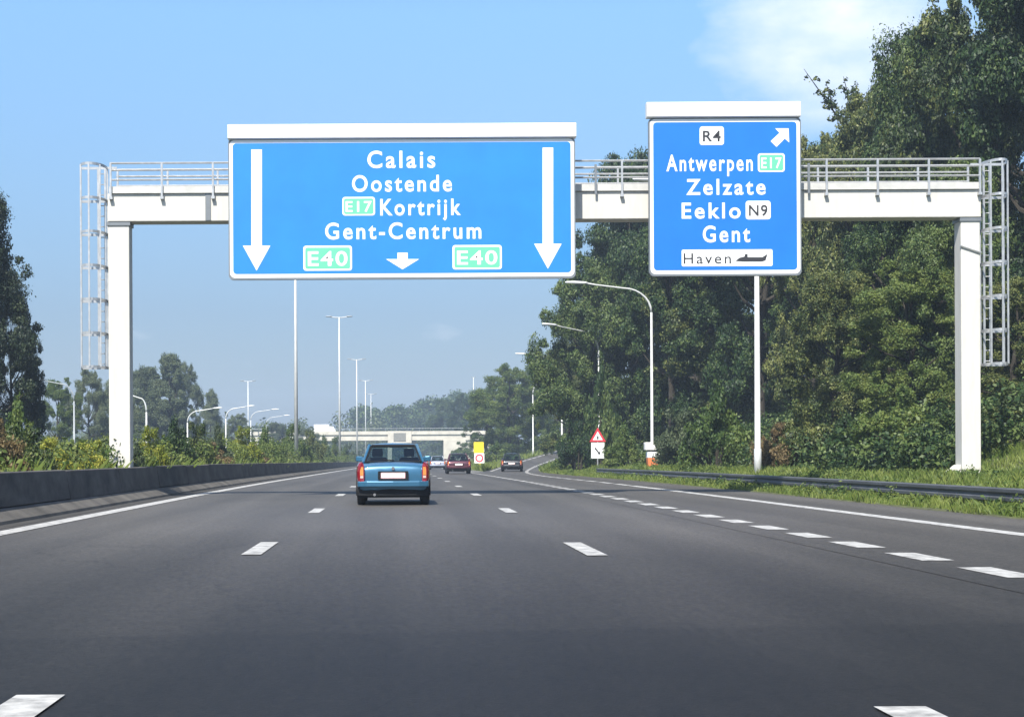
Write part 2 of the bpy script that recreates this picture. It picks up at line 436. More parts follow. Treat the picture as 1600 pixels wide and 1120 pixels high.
# ---------------------------------------------------------------- gantry
GY = 41.5
def g(px, py, D=GY): return at(px, py, D)
gx0, gx1 = g(168, 297).x, g(1533, 290).x
zt, zb_ = g(168, 303).z, g(1000, 342).z
gantry = thing('sign_gantry', 'white concrete gantry spanning the motorway with railed walkway on top', 'gantry', (0, GY, 0))
mb = MB(); mb.box(gx0, gx1, 0, 0.62, zb_, zt)
beam = mb.build('beam', M['gantry'], gantry, bevel=0.02)
lz = ground(-7.6, GY)
def gl(x0, x1, zbase, y0=0.05, y1=0.55):
    m_ = MB(); m_.box(x0, x1, y0, y1, zbase, zb_ - 0.003)
    return m_.build('leg', M['gantry'], gantry, bevel=0.02)
lx0, lx1 = g(169, 500).x, g(202, 500).x
rx0, rx1 = g(1502, 500, GY + .05).x, g(1532, 500, GY + .05).x
gl(lx0, lx1, lz - 0.3); gl(rx0, rx1, ground(rx0, GY) - 0.3)
# joint collar under the beam
for (a, b) in ((lx0, lx1), (rx0, rx1)):
    m_ = MB(); m_.box(a - 0.03, b + 0.03, 0.02, 0.60, zb_ - 0.10, zb_ - 0.005); m_.build('bearing_pad', M['signgrey'], gantry)
# splayed footing of the right leg
zg = ground(rx0, GY)
m_ = MB(); m_.slab([(rx0 - 0.32, zg - 0.1), (rx0 - 0.004, zg - 0.1), (rx0 - 0.004, zg + 0.32), (rx0 - 0.06, zg + 0.32), (rx0 - 0.32, zg + 0.12)], 0.1, 0.5)
m_.build('footing', M['gantry'], gantry, bevel=0.02); m_ = MB()
m_.slab([(rx1 + 0.004, zg - 0.1), (rx1 + 0.2, zg - 0.1), (rx1 + 0.2, zg + 0.08), (rx1 + 0.05, zg + 0.16), (rx1 + 0.004, zg + 0.16)], 0.1, 0.5)
m_.build('footing', M['gantry'], gantry, bevel=0.02)
# walkway plate and railings
m_ = MB(); m_.box(gx0 + 0.05, gx1 - 0.05, -0.06, 0.9, zt + 0.003, zt + 0.18)
m_.build('walkway', mat('walkway_edge', (0.55, 0.55, 0.53), 0.6, var=0.15), gantry)
ztop = g(1400, 250).z
hts = [ztop, g(1400, 262).z + .02, g(1400, 276).z]
for yy, nm, hs in ((-0.09, 'front_railing', 0.0), (0.84, 'rear_railing', 0.0)):
    m_ = MB()
    for h in hts: m_.tube([(gx0 + 0.08, yy, h + hs), (gx1 - 0.06, yy, h + hs)], 0.026, 6)
    px = 175.0; k = 0
    x = gx0 + 0.1 + (0.0 if yy < 0 else 0.02)
    while x < gx1:
        m_.box(x - 0.025, x + 0.025, yy - 0.025, yy + 0.02, (zt - 0.10) if yy < 0 else zt + .18, ztop + hs)
        if yy < 0: m_.box(x - 0.045, x + 0.045, yy - 0.035, -0.003, zt - 0.16, zt - 0.09)
        x += 1.345
    m_.build(nm, M['galv'], gantry)
# grey strips: sign hangers on the railing, one flat dark band on the beam
for px in (325, 930, 1262):
    m_ = MB(); x = g(px, 300).x
    if px == 325: m_.box(x - 0.07, x + 0.07, -0.022, -0.004, zb_ + .02, zt + 0.02)
    else: m_.box(x - 0.03, x + 0.03, -0.13, -0.10, zt - 0.1, ztop - 0.1)
    m_.build('grey_strip', M['signgrey'], gantry)
# thin bar standing in for a diagonal shadow across the right leg
m_ = MB(); m_.tube([(rx0 - 0.02, 0.03, g(1492, 384).z), (rx1 + 0.02, 0.03, g(1532, 395).z)], 0.03, 6); m_.build('shadow_bar', M['galv'], gantry)
# caged ladders outside each leg
def ladder(xa, xb, ztop_, zbot, sgn):
    """xa: side next to the leg, xb: outer side."""
    w = xb - xa
    m_ = MB()
    for x in (xa + 0.12 * w, xa + 0.38 * w):
        m_.box(min(x, x + .05), max(x, x + .05), 0.25, 0.30, zbot, ztop_)
    z = zbot + 0.1
    while z < ztop_:
        m_.tube([(xa + 0.12 * w, 0.275, z), (xa + 0.38 * w, 0.275, z)], 0.014, 5); z += 0.28
    lad = m_.build('ladder', M['galv'], gantry)
    c = MB()
    cx, r = (xa + xb) / 2, abs(w) / 2
    def ring(z):
        pts = []
        for k in range(13):
            a = math.pi * k / 12
            pts.append((cx + r * math.cos(a), 0.28 - 0.75 * math.sin(a), z))
        pts.append((cx + r * math.cos(0), 0.28, z))
        return pts
    n = 6
    for k in range(n + 1):
        z = zbot + (ztop_ - zbot) * k / n
        p = ring(z)
        c.loft([[(a, b, z - 0.035), (a, b, z + 0.035), (cx + (a - cx) * 0.97, b + 0.02, z + 0.035), (cx + (a - cx) * 0.97, b + 0.02, z - 0.035)] for a, b, _ in p])
        c.box(min(xa, xa - sgn * 0.25), max(xa, xa - sgn * 0.25), 0.26, 0.29, z - 0.03, z + 0.03)
    for k in (0, 3, 6, 9, 12):
        a = math.pi * k / 12
        x, y = cx + r * math.cos(a), 0.28 - 0.75 * math.sin(a)
        c.box(x - 0.022, x + 0.022, y - 0.012, y + 0.012, zbot, ztop_)
    c.build('safety_cage', M['galv'], lad)
ladder(g(1537, 300).x, g(1574, 300).x, g(1555, 254).z, g(1555, 569).z, 1)
ladder(g(165, 300).x, g(123, 300).x, g(145, 260).z, g(145, 574).z, -1)

# ---------------------------------------------------------------- lettering
def text_mesh(body, offset, space):
    cu = bpy.data.curves.new('t', 'FONT'); cu.body = body; cu.size = 1; cu.offset = offset; cu.space_character = space; cu.resolution_u = 6
    ob = bpy.data.objects.new('t', cu); C.objects.link(ob)
    dg = bpy.context.evaluated_depsgraph_get(); dg.update()
    me = bpy.data.meshes.new_from_object(ob.evaluated_get(dg))
    bpy.data.objects.remove(ob); bpy.data.curves.remove(cu)
    return me
_h = text_mesh('H', 0.022, 1); CAP = max(v.co.y for v in _h.vertices) - min(v.co.y for v in _h.vertices)

class Sign:
    def __init__(self, root, D): self.root, self.D = root, D
    def P(self, px, py):
        p = at(px, py, self.D); return p.x - self.root.location.x, p.z - self.root.location.z
    def rect(self, px0, py0, px1, py1): 
        xa, za = self.P(px0, (py0 + py1) / 2)[0], self.P((px0 + px1) / 2, py0)[1]
        xb, zb = self.P(px1, (py0 + py1) / 2)[0], self.P((px0 + px1) / 2, py1)[1]
        return xa, zb, xb, za
    def plate(self, name, px0, py0, px1, py1, r, lay, m, parent=None, thick=0.003):
        x0, z0, x1, z1 = self.rect(px0, py0, px1, py1)
        b = MB(); b.slab(rrect((x0 + x1) / 2, (z0 + z1) / 2, x1 - x0, z1 - z0, r), -lay * 0.004 - thick, -lay * 0.004)
        return b.build(name, m, parent or self.root)
    def text(self, body, px0, px1, pytop, pybase, lay, m, parent=None, offset=0.019, space=1.26, name='lettering'):
        me = text_mesh(body, offset, space)
        co = np.empty(len(me.vertices) * 3); me.vertices.foreach_get('co', co); co = co.reshape(-1, 3)
        x0, z0, x1, z1 = self.rect(px0, pytop, px1, pybase)
        w = co[:, 0].max() - co[:, 0].min()
        out = np.empty_like(co)
        out[:, 0] = x0 + (co[:, 0] - co[:, 0].min()) / w * (x1 - x0)
        out[:, 2] = z0 + co[:, 1] * (z1 - z0) / CAP
        out[:, 1] = -lay * 0.004 - 0.002
        me.vertices.foreach_set('co', out.ravel()); me.materials.clear(); me.materials.append(m); me.update()
        me.name = name
        o = bpy.data.objects.new(name, me); C.objects.link(o); o.parent = parent or self.root
        return o
    def shape(self, name, pts, lay, m, parent=None):
        b = MB(); b.slab([self.P(*p) for p in pts], -lay * 0.004 - 0.003, -lay * 0.004)
        return b.build(name, m, parent or self.root)

SD = 40.75
def board(face, label, px0, pyt, px1, pyb, hx0, hyt, hx1, hyb):
    c = at((px0 + px1) / 2, pyb, SD)
    root = thing('direction_sign', label, 'road sign', (c.x, SD, c.z), 0, 'blue direction signs on the gantry')
    s = Sign(root, SD)
    x0, z0, x1, z1 = s.rect(px0, pyt, px1, pyb)
    b = MB(); b.slab(rrect((x0 + x1) / 2, (z0 + z1) / 2, x1 - x0, z1 - z0, 0.12), 0.0, 0.12)
    b.build('board', M['signgrey'], root)
    for fr in (0.15, 0.38, 0.62, 0.85):
        b = MB(); x = x0 + (x1 - x0) * fr; b.box(x - 0.06, x + 0.06, 0.122, 0.62, z0 + 0.4, z1 - 0.1); b.build('bracket', M['galv'], root)
    s.plate('border', px0 + 2, pyt + 2, px1 - 2, pyb - 3, 0.13, 0, M['white'])
    s.plate('blue_face', px0 + 7, pyt + 7, px1 - 7, pyb - 9, 0.09, 1, M[face])
    hx0_, hz0, hx1_, hz1 = s.rect(hx0, hyt, hx1, hyb)
    b = MB(); b.loft([[(x, -0.09, hz0 + 0.02), (x, -0.09, hz1 - 0.03), (x, -0.05, hz1), (x, 0.16, hz1), (x, 0.16, hz0), (x, -0.06, hz0)] for x in (hx0_, hx1_)])
    hd = b.build('lamp_housing', M['hood'], root, bevel=0.01)
    return s
def down_arrow(s, cx, top, neck, tip, sw, hw, lay=2):
    s.shape('arrow', [(cx - sw, top), (cx + sw, top), (cx + sw, neck), (cx + hw, neck), (cx, tip), (cx - hw, neck), (cx - sw, neck)][::-1], lay, M['white'])

S = board('blue', 'wide blue direction sign with two long white down arrows listing Calais and Oostende', 357, 216, 899, 436, 356, 194, 900, 217)
down_arrow(S, 401, 234, 384, 423, 8.3, 21.5); down_arrow(S, 856, 231, 381, 420, 8.3, 21.5); down_arrow(S, 629, 395, 405, 421, 8, 26)
S.text('Calais', 574, 680, 235, 262, 2, M['white']); S.text('Oostende', 550, 706, 273, 299, 2, M['white'])
S.text('Kortrijk', 594, 720, 310, 336, 2, M['white']); S.text('Gent-Centrum', 508, 752, 347, 373, 2, M['white'])
def badge(s, x0, y0, x1, y1, txt, rim=2.5, fill='mint', tcol='white', pad=5, off=0.018):
    p = s.plate('route_badge', x0, y0, x1, y1, 0.07, 2, M['white'])
    if fill: s.plate('badge_face', x0 + rim, y0 + rim, x1 - rim, y1 - rim, 0.05, 3, M[fill], p)
    s.text(txt, x0 + pad, x1 - pad, y0 + pad + 1, y1 - pad - 1, 4, M[tcol], p, off, 1.15)
badge(S, 535, 308, 586, 337, 'E17'); badge(S, 474, 384, 550, 423, 'E40', 3, pad=7); badge(S, 707, 383, 784, 421, 'E40', 3, pad=7)
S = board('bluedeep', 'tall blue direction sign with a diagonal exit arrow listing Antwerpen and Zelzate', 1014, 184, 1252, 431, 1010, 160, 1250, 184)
badge(S, 1093, 198, 1131, 227, 'R4', 2, None, 'black', 5, 0.015)
S.shape('arrow', [(1211, 201), (1232, 201), (1233, 223), (1226, 217), (1213, 230), (1204, 221), (1218, 208)], 2, M['white'])
S.text('Antwerpen', 1041, 1176, 241, 267, 2, M['white']); badge(S, 1184, 240, 1226, 269, 'E17')
S.text('Zelzate', 1072, 1196, 279, 304, 2, M['white']); S.text('Eeklo', 1065, 1157, 316, 341, 2, M['white'])
badge(S, 1165, 314, 1204, 343, 'N9', 2, None, 'black', 5, 0.015)
S.text('Gent', 1098, 1172, 352, 378, 2, M['white'])
p = S.plate('harbour_panel', 1065, 390, 1207, 416, 0.04, 2, M['white'])
S.text('Haven', 1068, 1142, 395, 412, 3, M['black'], p, 0.006, 1.25)
S.shape('ship_symbol', [(1149, 408), (1155, 403), (1163, 401), (1164, 397), (1168, 397), (1168, 402), (1191, 402), (1199, 397), (1196, 407), (1190, 409), (1160, 409)][::-1], 3, M['black'], p)

# ---------------------------------------------------------------- lamps
def street_lamp(label, X, Y, h, arm, direc, m, group, arc=1.6, r=0.10):
    z0 = ground(X, Y)
    root = thing('street_lamp', label, 'street lamp', (X, Y, z0), 0, group)
    b = MB(); b.tube([(0, 0, -0.2), (0, 0, 0.9), (0, 0, 0.92), (0, 0, h - arc)], [r, r, r * 0.82, r * 0.6], 10); b.build('pole', m, root, True)
    b = MB(); pts = [(0, 0, h - arc)]
    for k in range(1, 8):
        a = math.pi / 2 * k / 7
        pts.append((direc * arm * 0.35 * (1 - math.cos(a)), 0, h - arc + arc * 0.82 * math.sin(a)))
    pts.append((direc * arm * 0.7, 0, h - arc * 0.06)); pts.append((direc * arm * 0.82, 0, h))
    b.tube(pts, [r * 0.58] * 4 + [r * 0.45] * 4 + [r * 0.4] * 2, 8); b.build('arm', m, root, True)
    b = MB(); xa, xb = direc * arm * 0.80, direc * arm * 1.08
    secs = []
    for t, w, hh in ((0, .05, .04), (.15, .11, .07), (.6, .14, .08), (.92, .10, .06), (1, .03, .03)):
        x = xa + (xb - xa) * t; zc = h + 0.01 + 0.04 * t
        secs.append([(x, w * math.cos(2 * math.pi * j / 10), zc + hh * math.sin(2 * math.pi * j / 10)) for j in range(10)])
    b.loft(secs); b.build('lamp_head', M['white'] if m is M['lamp'] else m, root, True)
    return root
GR = 'street lamps along the slip road'
street_lamp('curved street lamp rising behind the orange and white roadside post', at(1019, 725, 85).x, 85, 10.0, 4.3, -1, M['lamp'], GR)
street_lamp('pale lamp column cut off above by the tall blue sign', at(1184, 727, 55).x, 55, 10.3, 4.0, -1, M['lamp'], GR, r=0.13)
street_lamp('street lamp whose long arm alone shows beside the tall roadside tree', at(936, 700, 110).x, 110, 9.7, 4.7, -1, M['lamp'], GR).rotation_euler.z = 0.6
street_lamp('far slip road lamp with its column half hidden by dark trees', at(878, 700, 147).x, 147, 10.4, 4.0, -1, M['lamp'], GR)
street_lamp('single lamp on the grass rise where the slip road bends', at(833, 705, 196).x, 196, 9.2, 1.8, 1, M['lamp'], GR)
GL = 'street lamps beyond the median shrubs'
street_lamp('white lamp hooked leftward just right of the gantry leg', at(229, 690, 150).x, 150, 7.0, 1.6, -1, M['lamp'], GL, r=0.13)
street_lamp('white lamp column in front of the tall poplar clump', at(293, 690, 175).x, 175, 6.6, 3.6, 1, M['lamp'], GL, r=0.12)
street_lamp('white lamp reaching right toward the slender twin headed mast', at(353, 690, 200).x, 200, 7.7, 3.4, 1, M['lamp'], GL, r=0.12)
street_lamp('distant white lamp just right of the slender twin headed mast', at(392, 690, 240).x, 240, 8.6, 4.0, 1, M['lamp'], GL, r=0.10)
street_lamp('distant white lamp midway between two tall masts over low shrubs', at(416, 690, 285).x, 285, 9.0, 4.0, 1, M['lamp'], GL, r=0.09)
street_lamp('dull grey lamp column beside the dark tree on the left', at(116, 690, 120).x, 120, 6.9, 2.8, -1, M['lampgrey'], GL, r=0.09)

def mast(label, X, Y, h, m, group, span=1.5, r=0.17):
    z0 = ground(X, Y)
    root = thing('light_mast', label, 'light mast', (X, Y, z0), 0, group)
    b = MB(); b.tube([(0, 0, -0.2), (0, 0, h * 0.5), (0, 0, h)], [r, r * 0.75, r * 0.5], 10); b.build('pole', m, root, True)
    b = MB(); b.tube([(-span, 0, h + 0.12), (-span * .3, 0, h - 0.02), (span * .3, 0, h - 0.02), (span, 0, h + 0.12)], 0.07, 6); b.build('crossbar', m, root)
    for s_ in (-1, 1):
        b = MB(); b.loft([[(s_ * x, w * math.cos(2 * math.pi * j / 8), h + 0.14 + 0.09 * math.sin(2 * math.pi * j / 8)) for j in range(8)] for x, w in ((span * .7, .1), (span * .8, .2), (span * 1.15, .2), (span * 1.25, .08))])
        b.build('lamp_head', M['lampgrey'], root, True)
    return root
GM = 'tall light masts in the median'
for px, lab in ((463, 'tallest light mast, its top hidden behind the wide blue sign'),
                (531, 'twin headed light mast second tallest along the median'),
                (558, 'twin headed light mast just left above the blue car'),
                (571.5, 'small far twin headed mast rising above the bridge deck'),
                (580, 'farthest light mast in line above the bridge')):
    Y = 8.3 * F / (VX - px)
    mast(lab, -8.3, Y, 20.9 if px > 470 else 19.5, M['lamp'], GM)
mast('slender twin headed mast standing left of the median beyond the shrubs', at(388, 690, 330).x, 330, 17.5, M['lamp'], None, span=1.3)
mast('pale mast above the far trees right of the bridge', at(740, 650, 420).x, 420, 22.0, M['lamp'], None, span=0.5)

# ---------------------------------------------------------------- roadside furniture
# guardrail
gr = thing('guardrail', 'low dark steel guardrail running along the right grass verge', 'guardrail', (0, 0, 0))
def gx(Y): return RE(Y) + 0.86 + 0.004 * max(0, Y - 60)
b = MB()
wp = [(0, 0.19), (-0.05, 0.215), (-0.05, 0.27), (-0.005, 0.31), (-0.005, 0.33), (-0.05, 0.37), (-0.05, 0.425), (0, 0.45), (0.012, 0.45), (-0.035, 0.42), (-0.035, 0.375), (0.01, 0.335), (0.01, 0.305), (-0.035, 0.265), (-0.035, 0.22), (0.012, 0.19)]
b.loft([[(gx(Y) + x, Y, zramp(Y) + z) for x, z in wp] for Y in [14 + 2 * k for k in range(38)]])
b.build('rail', M['rail'], gr)
for k in range(19):
    Y = 16 + 4.0 * k; x = gx(Y); z = ground(x, Y)
    b = MB(); b.box(x + 0.016, x + 0.11, Y - 0.04, Y + 0.04, z - 0.2, z + 0.40); b.build('post', M['rail'], gr)

# emergency phone post
X, Y = at(1020, 725, 82).x, 82.0
ph = thing('emergency_phone', 'orange and white roadside phone post below the curved street lamp', 'phone post', (X, Y, ground(X, Y)))
b = MB(); b.prism_z([(0.22 * math.cos(a), 0.22 * math.sin(a)) for a in [math.pi * 2 * k / 8 for k in range(8)]], -0.3, 0.02); b.build('base', M['orange'], ph)
b = MB(); b.loft([[(s_ * w, t_ * 0.28, z) for s_, t_ in ((-1, -1), (1, -1), (1, 1), (-1, 1))] for z, w in ((0.02, .26), (.55, .31))]); b.build('body', M['orange'], ph, bevel=0.02)
b = MB(); b.box(-0.315, 0.315, -0.29, 0.29, 0.555, 0.86); b.build('panel', M['white'], ph, bevel=0.02)
b = MB(); b.box(-0.27, 0.27, -0.25, 0.25, 0.863, 0.95); b.build('neck', M['black'], ph)
b = MB(); b.box(-0.42, 0.42, -0.32, 0.32, 0.953, 1.36); b.build('cap', M['hood'], ph, bevel=0.03)

# warning triangle with plate
X, Y = at(934, 690, 100).x, 100.0
ws = thing('warning_sign', 'red bordered warning triangle above a white plate on the verge', 'road sign', (X, Y, ground(X, Y)))
zz = at(934, 690, 100).z - ws.location.z
b = MB(); b.tube([(0, 0.05, -0.2), (0, 0.05, zz + 0.7)], 0.04, 8); b.build('post', M['galv'], ws)
b = MB(); b.slab([(-0.52, zz), (0.52, zz), (0, zz + 0.9)], 0, 0.02); tri = b.build('triangle', M['red'], ws)
b = MB(); b.slab([(-0.32, zz + 0.11), (0.32, zz + 0.11), (0, zz + 0.66)], -0.006, -0.002); b.build('triangle_face', M['white'], tri)
b = MB(); b.slab([(-.05, zz + .16), (.05, zz + .16), (.05, zz + .36), (-.05, zz + .36)], -0.012, -0.008); b.build('symbol', M['black'], tri)
b = MB(); b.slab(rrect(0, zz - 0.55, 0.84, 1.0, 0.04), 0, 0.02); pl = b.build('plate', M['white'], ws)
b = MB(); b.slab([(-.22, zz - .42), (-.14, zz - .36), (.08, zz - .66), (.14, zz - .6), (.16, zz - .82), (-.03, zz - .76), (.02, zz - .71)][::-1], -0.006, -0.002); b.build('arrow', M['black'], pl)

# yellow sign with a white panel and red ring in the nose
X, Y = at(749, 725, 150).x, 150.0
yl = thing('gore_sign', 'yellow panel above a white panel with red ring at the exit nose', 'road sign', (X, Y, ground(X, Y)))
b = MB(); b.tube([(0, 0.06, -0.2), (0, 0.06, 2.2)], 0.05, 8); b.build('post', M['galv'], yl)
zt_ = at(749, 690, 150).z - yl.location.z
b = MB(); b.slab(rrect(-0.05, zt_ - 0.55, 0.95, 1.05, 0.05), 0, 0.03); b.build('yellow_panel', M['yellow'], yl)
b = MB(); b.slab(rrect(0, zt_ - 1.56, 0.95, 0.95, 0.05), 0, 0.03); wp_ = b.build('white_panel', M['white'], yl)
b = MB()
for k in range(24):
    a, c_ = 2 * math.pi * k / 24, 2 * math.pi * (k + 1) / 24
    b.slab([(r_ * math.cos(t_), zt_ - 1.56 + r_ * math.sin(t_)) for r_, t_ in ((.38, a), (.38, c_), (.25, c_), (.25, a))][::-1], -0.006, -0.002)
b.build('red_ring', M['red'], wp_)
b = MB(); b.box(-0.05, 0.12, 0.01, 0.08, 0.0, zt_ - 2.05); b.build('base', M['yellow'], yl)

# ---------------------------------------------------------------- cars
def make_car(name, label, X, Y, paint, W=1.65, L=4.0, H=1.36, belt=0.90, style='hatch', yaw=0, mirrors=True, trunk=0.55, tw=0.57):
    z0 = zramp(Y) if X > 5.4 else zr(Y)
    c = thing(name, label, 'car', (X, Y, z0), yaw)
    w = W / 2
    st = [(0.0, w * .86, .36, belt - .16), (.05, w * .93, .31, belt - .06), (.16, w * .98, .28, belt - .01), (.6, w, .22, belt + .01), (L * .35, w, .20, belt + .02),
          (L * .6, w, .20, belt + .01), (L * .72, w * .985, .22, belt - .02), (L * .88, w * .95, .24, belt - .14), (L * .96, w * .90, .27, belt - .22), (L, w * .78, .34, belt - .36)]
    b = MB(); rings = []
    for y, ww, zb, zt in st:
        hh = [(0, zb), (ww * .82, zb), (ww * .955, zb + .05), (ww * .985, zb + .18), (ww * 1.0, zb + (zt - zb) * .55), (ww * .975, zt - .15), (ww * .92, zt - .05), (ww * .80, zt - .008), (ww * .4, zt + .012), (0, zt + .018)]
        rings.append([(x, y, z) for x, z in hh] + [(-x, y, z) for x, z in hh[-2:0:-1]])
    b.loft(rings); b.build('body', paint, c, True, sub=1)
    # cabin
    yb0, yr0, yr1, yb1 = (trunk if style == 'saloon' else 0.12), (trunk + .62 if style == 'saloon' else .62), L * .52, L * .74
    wb, wr = w * .815, w * (tw / .57) * .655
    zb, zrf = belt, H - .045
    A0, A1 = Vector((wb, yb0, zb)), Vector((wr, yr0, zrf)); B0, B1 = Vector((wb, yb1, zb)), Vector((wr, yr1, zrf))
    ym = (yr0 + yr1) / 2 + .1
    M0, M1 = Vector((wb + .02, ym, zb)), Vector((wr + .005, ym - .05, zrf))
    def mir(v): return Vector((-v.x, v.y, v.z))
    b = MB(); rr = []
    for y, ww, dz in ((yr0 - .03, wr * .97, -.01), (yr0 + .05, wr, .02), (yr0 + .25, wr * 1.01, .04), (yr1 - .2, wr * 1.01, .045), (yr1, wr, .02), (yr1 + .06, wr * .97, -.005)):
        rr.append([(x * ww, y, zrf + z) for x, z in ((-1, -.045), (-1.03, -.02), (-.9, dz * .55), (-.5, dz), (0, dz + .008), (.5, dz), (.9, dz * .55), (1.03, -.02), (1, -.045), (0, -.04))])
    b.loft(rr); b.build('roof', paint, c, True)
    b = MB()
    for f in (lambda v: v, mir):
        for p0, p1, r_ in ((A0, A1, .034), (B0, B1, .03), (M0, M1, .03)):
            b = MB(); b.tube([f(p0), f(p1)], r_, 6); b.build('pillar', paint, c)
        b = MB()
        # side panel behind the rear door glass
        q = [A0, A0 + Vector((0.012, .34, 0)), A1 + Vector((0.01, .22, 0)), A1]
        q = [f(v) for v in q]
        b.loft([q, [v + Vector((-.03 if v.x > 0 else .03, 0, 0)) for v in q]])
        b.build('quarter_panel', paint, c)
    def pane(nm, pts, push):
        b = MB(); b.poly([Vector(p) + Vector(push) for p in pts]); return b.build(nm, M['glass'], c)
    e = .045
    A0i, A1i = A0 + Vector((-e, 0, .02)), A1 + Vector((-e, 0, -.02))
    pane('rear_window', [mir(A0i), A0i, A1i, mir(A1i)], (0, -.015, 0))
    b = MB()                                                      # black seal round the rear glass, thickened on top as painted dark roof reflection
    for p0, p1 in ((mir(A0i), A0i), (A0i, A1i), (A1i, mir(A1i)), (mir(A1i), mir(A0i))): b.tube([p0 + Vector((0, -.02, 0)), p1 + Vector((0, -.02, 0))], .034 if p0.z > belt + .2 and p1.z > belt + .2 else .02, 6)
    b.build('window_seal', M['plastic'], c)
    pane('windscreen', [mir(B0), B0, B1, mir(B1)], (0, .01, 0))
    for f in (lambda v: v, mir): pane('side_window', [f(A0 + Vector((0, .34, 0))), f(B0), f(B1), f(A1 + Vector((0, .22, 0)))], (0, 0, 0))
    # seats
    for sx in (-.36, .36):
        for sy, hz in ((yr0 + .30, .0), (L * .47, .02)):
            b = MB(); b.loft([[(sx + x * a_, sy + yy, z + hz) for x, yy in ((-.24, -.05), (.24, -.05), (.24, .07), (-.24, .07))] for z, a_ in ((.5, 1), (belt + .05, .95), (belt + .10, .8))])
            b.box(sx - .12, sx + .12, sy - .05, sy + .04, belt + .13 + hz, belt + .30 + hz)
            b.build('seat', M['seat'], c, bevel=0.03)
    # bumper and lower valance
    b = MB(); b.loft([[(x * s_, y, z) for s_ in (1,) for x, y in ((-w * .97, .12), (-w * .95, -.02), (-w * .7, -.09), (0, -.115), (w * .7, -.09), (w * .95, -.02), (w * .97, .12), (w * .97, .3), (-w * .97, .3))] for z in (.41, .43, .51, .535)])
    b.build('bumper', paint, c, bevel=0.02)
    b = MB(); b.loft([[(x, y, z) for x, y in ((-w * .93, .10), (-w * .6, .03), (0, .02), (w * .6, .03), (w * .93, .10), (w * .93, .3), (-w * .93, .3))] for z in (.22, .405)])
    b.build('valance', M['plastic'], c)
    b = MB(); b.box(-w * .98, w * .98, .3, L - .3, .17, .24); b.build('underbody', M['plastic'], c)
    b = MB(); b.tube([(-w * .5, -.06, .24), (-w * .5, .4, .24)], .03, 8); b.build('exhaust', M['chrome'], c)
    # tail lamps wrap round the rear corners
    for s_ in (-1, 1):
        b = MB(); secs = []
        for z, o_ in ((.49, -.05), (.53, -.012), (.60, .0), (.74, .004), (.86, -.01), (belt - .01, -.035), (belt + .015, -.07)):
            secs.append([(s_ * (w * .975 + .012 + o_), .22, z), (s_ * (w * .955 + o_), .03, z), (s_ * (w * .90 + o_), -.035, z), (s_ * (w * .775 + o_ * -.6), -.055 + (z - .5) * .10, z), (s_ * (w * .775 + o_ * -.6), .1, z), (s_ * w * .9, .22, z)])
        b.loft(secs if s_ > 0 else [r_[::-1] for r_ in secs]); t_ = b.build('tail_lamp', M['redlens'], c)
        b = MB(); b.loft([[(s_ * w * xx, -.062 + (z - .5) * .06 + (0.012 if xx > .8 else 0), z) for xx in (.80, .885)] + [(s_ * w * xx, -.03, z) for xx in (.885, .80)] for z in (.66, .84)]); b.build('indicator_lens', M['amberlens'], t_)
        b = MB(); b.loft([[(s_ * w * xx, -.064 + (z - .5) * .06 + (0.012 if xx > .8 else 0), z) for xx in (.80, .88)] + [(s_ * w * xx, -.03, z) for xx in (.88, .80)] for z in (.60, .65)]); b.build('reversing_lens', M['clearlens'], t_)
    # number plate
    b = MB(); b.slab(rrect(0, .655, .66, .19, .02), -.05, 0.1); b.build('plate_recess', M['plastic'], c)
    b = MB(); b.slab(rrect(0, .655, .53, .125, .012), -.058, -.052); pl = b.build('number_plate', M['white'], c)
    b = MB()
    for x0, x1, za, zb2 in ((-.255, .255, .70, .708), (-.255, .255, .602, .61), (-.262, -.255, .602, .708), (.255, .262, .602, .708)): b.box(x0, x1, -.061, -.0585, za, zb2)
    b.build('plate_border', M['red'], pl)
    b = MB(); b.disc(0, belt - .12, .035, -.03, .06, 16); b.build('badge', M['chrome'], c)
    b = MB(); b.tube([(.02, yb0 - .05, belt + .05), (-.28, yb0 - .01, belt + .075)], .012, 5); b.build('wiper', M['plastic'], c)
    # wheels
    for s_ in (-1, 1):
        for yy in (.62, L * .80):
            b = MB(); n_ = 20; R_ = .285
            prof_ = [(0, R_ * .62), (.005, R_ * .9), (.03, R_), (.15, R_), (.175, R_ * .9), (.18, R_ * .62)]
            b.loft([[(s_ * (w * .985 - q_), yy + rr_ * math.cos(2 * math.pi * j / n_), R_ + rr_ * math.sin(2 * math.pi * j / n_)) for j in range(n_)] for q_, rr_ in prof_])
            wh = b.build('wheel', M['tyre'], c, True)
            b = MB(); b.loft([[(s_ * (w * .985 - q_), yy + rr_ * math.cos(2 * math.pi * j / n_), R_ + rr_ * math.sin(2 * math.pi * j / n_)) for j in range(n_)] for q_, rr_ in ((.02, .17), (-.004, .15), (-.008, .04))]); b.build('rim', M['rim'], wh)
            b = MB(); k_ = 18
            for j in range(k_):
                a, a2 = math.pi * (-.06 + 1.12 * j / k_), math.pi * (-.06 + 1.12 * (j + 1) / k_)
                q = [(yy + r_ * math.cos(t_), R_ + r_ * math.sin(t_)) for r_, t_ in ((.30, a), (.355, a), (.355, a2), (.30, a2))]
                b.loft([[(s_ * w * .80, y_, z_) for y_, z_ in q], [(s_ * (w + .006), y_, z_) for y_, z_ in q]])
            b.build('wheel_arch', M['plastic'], c)
    if mirrors:
        for s_ in (-1, 1):
            b = MB(); b.loft([[(s_ * x, yb1 - .28 + y_ * k_, belt + .08 + z_ * k_) for y_, z_ in ((-.06, -.06), (.06, -.06), (.07, .07), (-.06, .07))] for x, k_ in ((wb + .02, .5), (wb + .09, .9), (w + .03, 1.0), (w + .07, .85))]); b.build('mirror', paint, c, bevel=0.02)
    return c
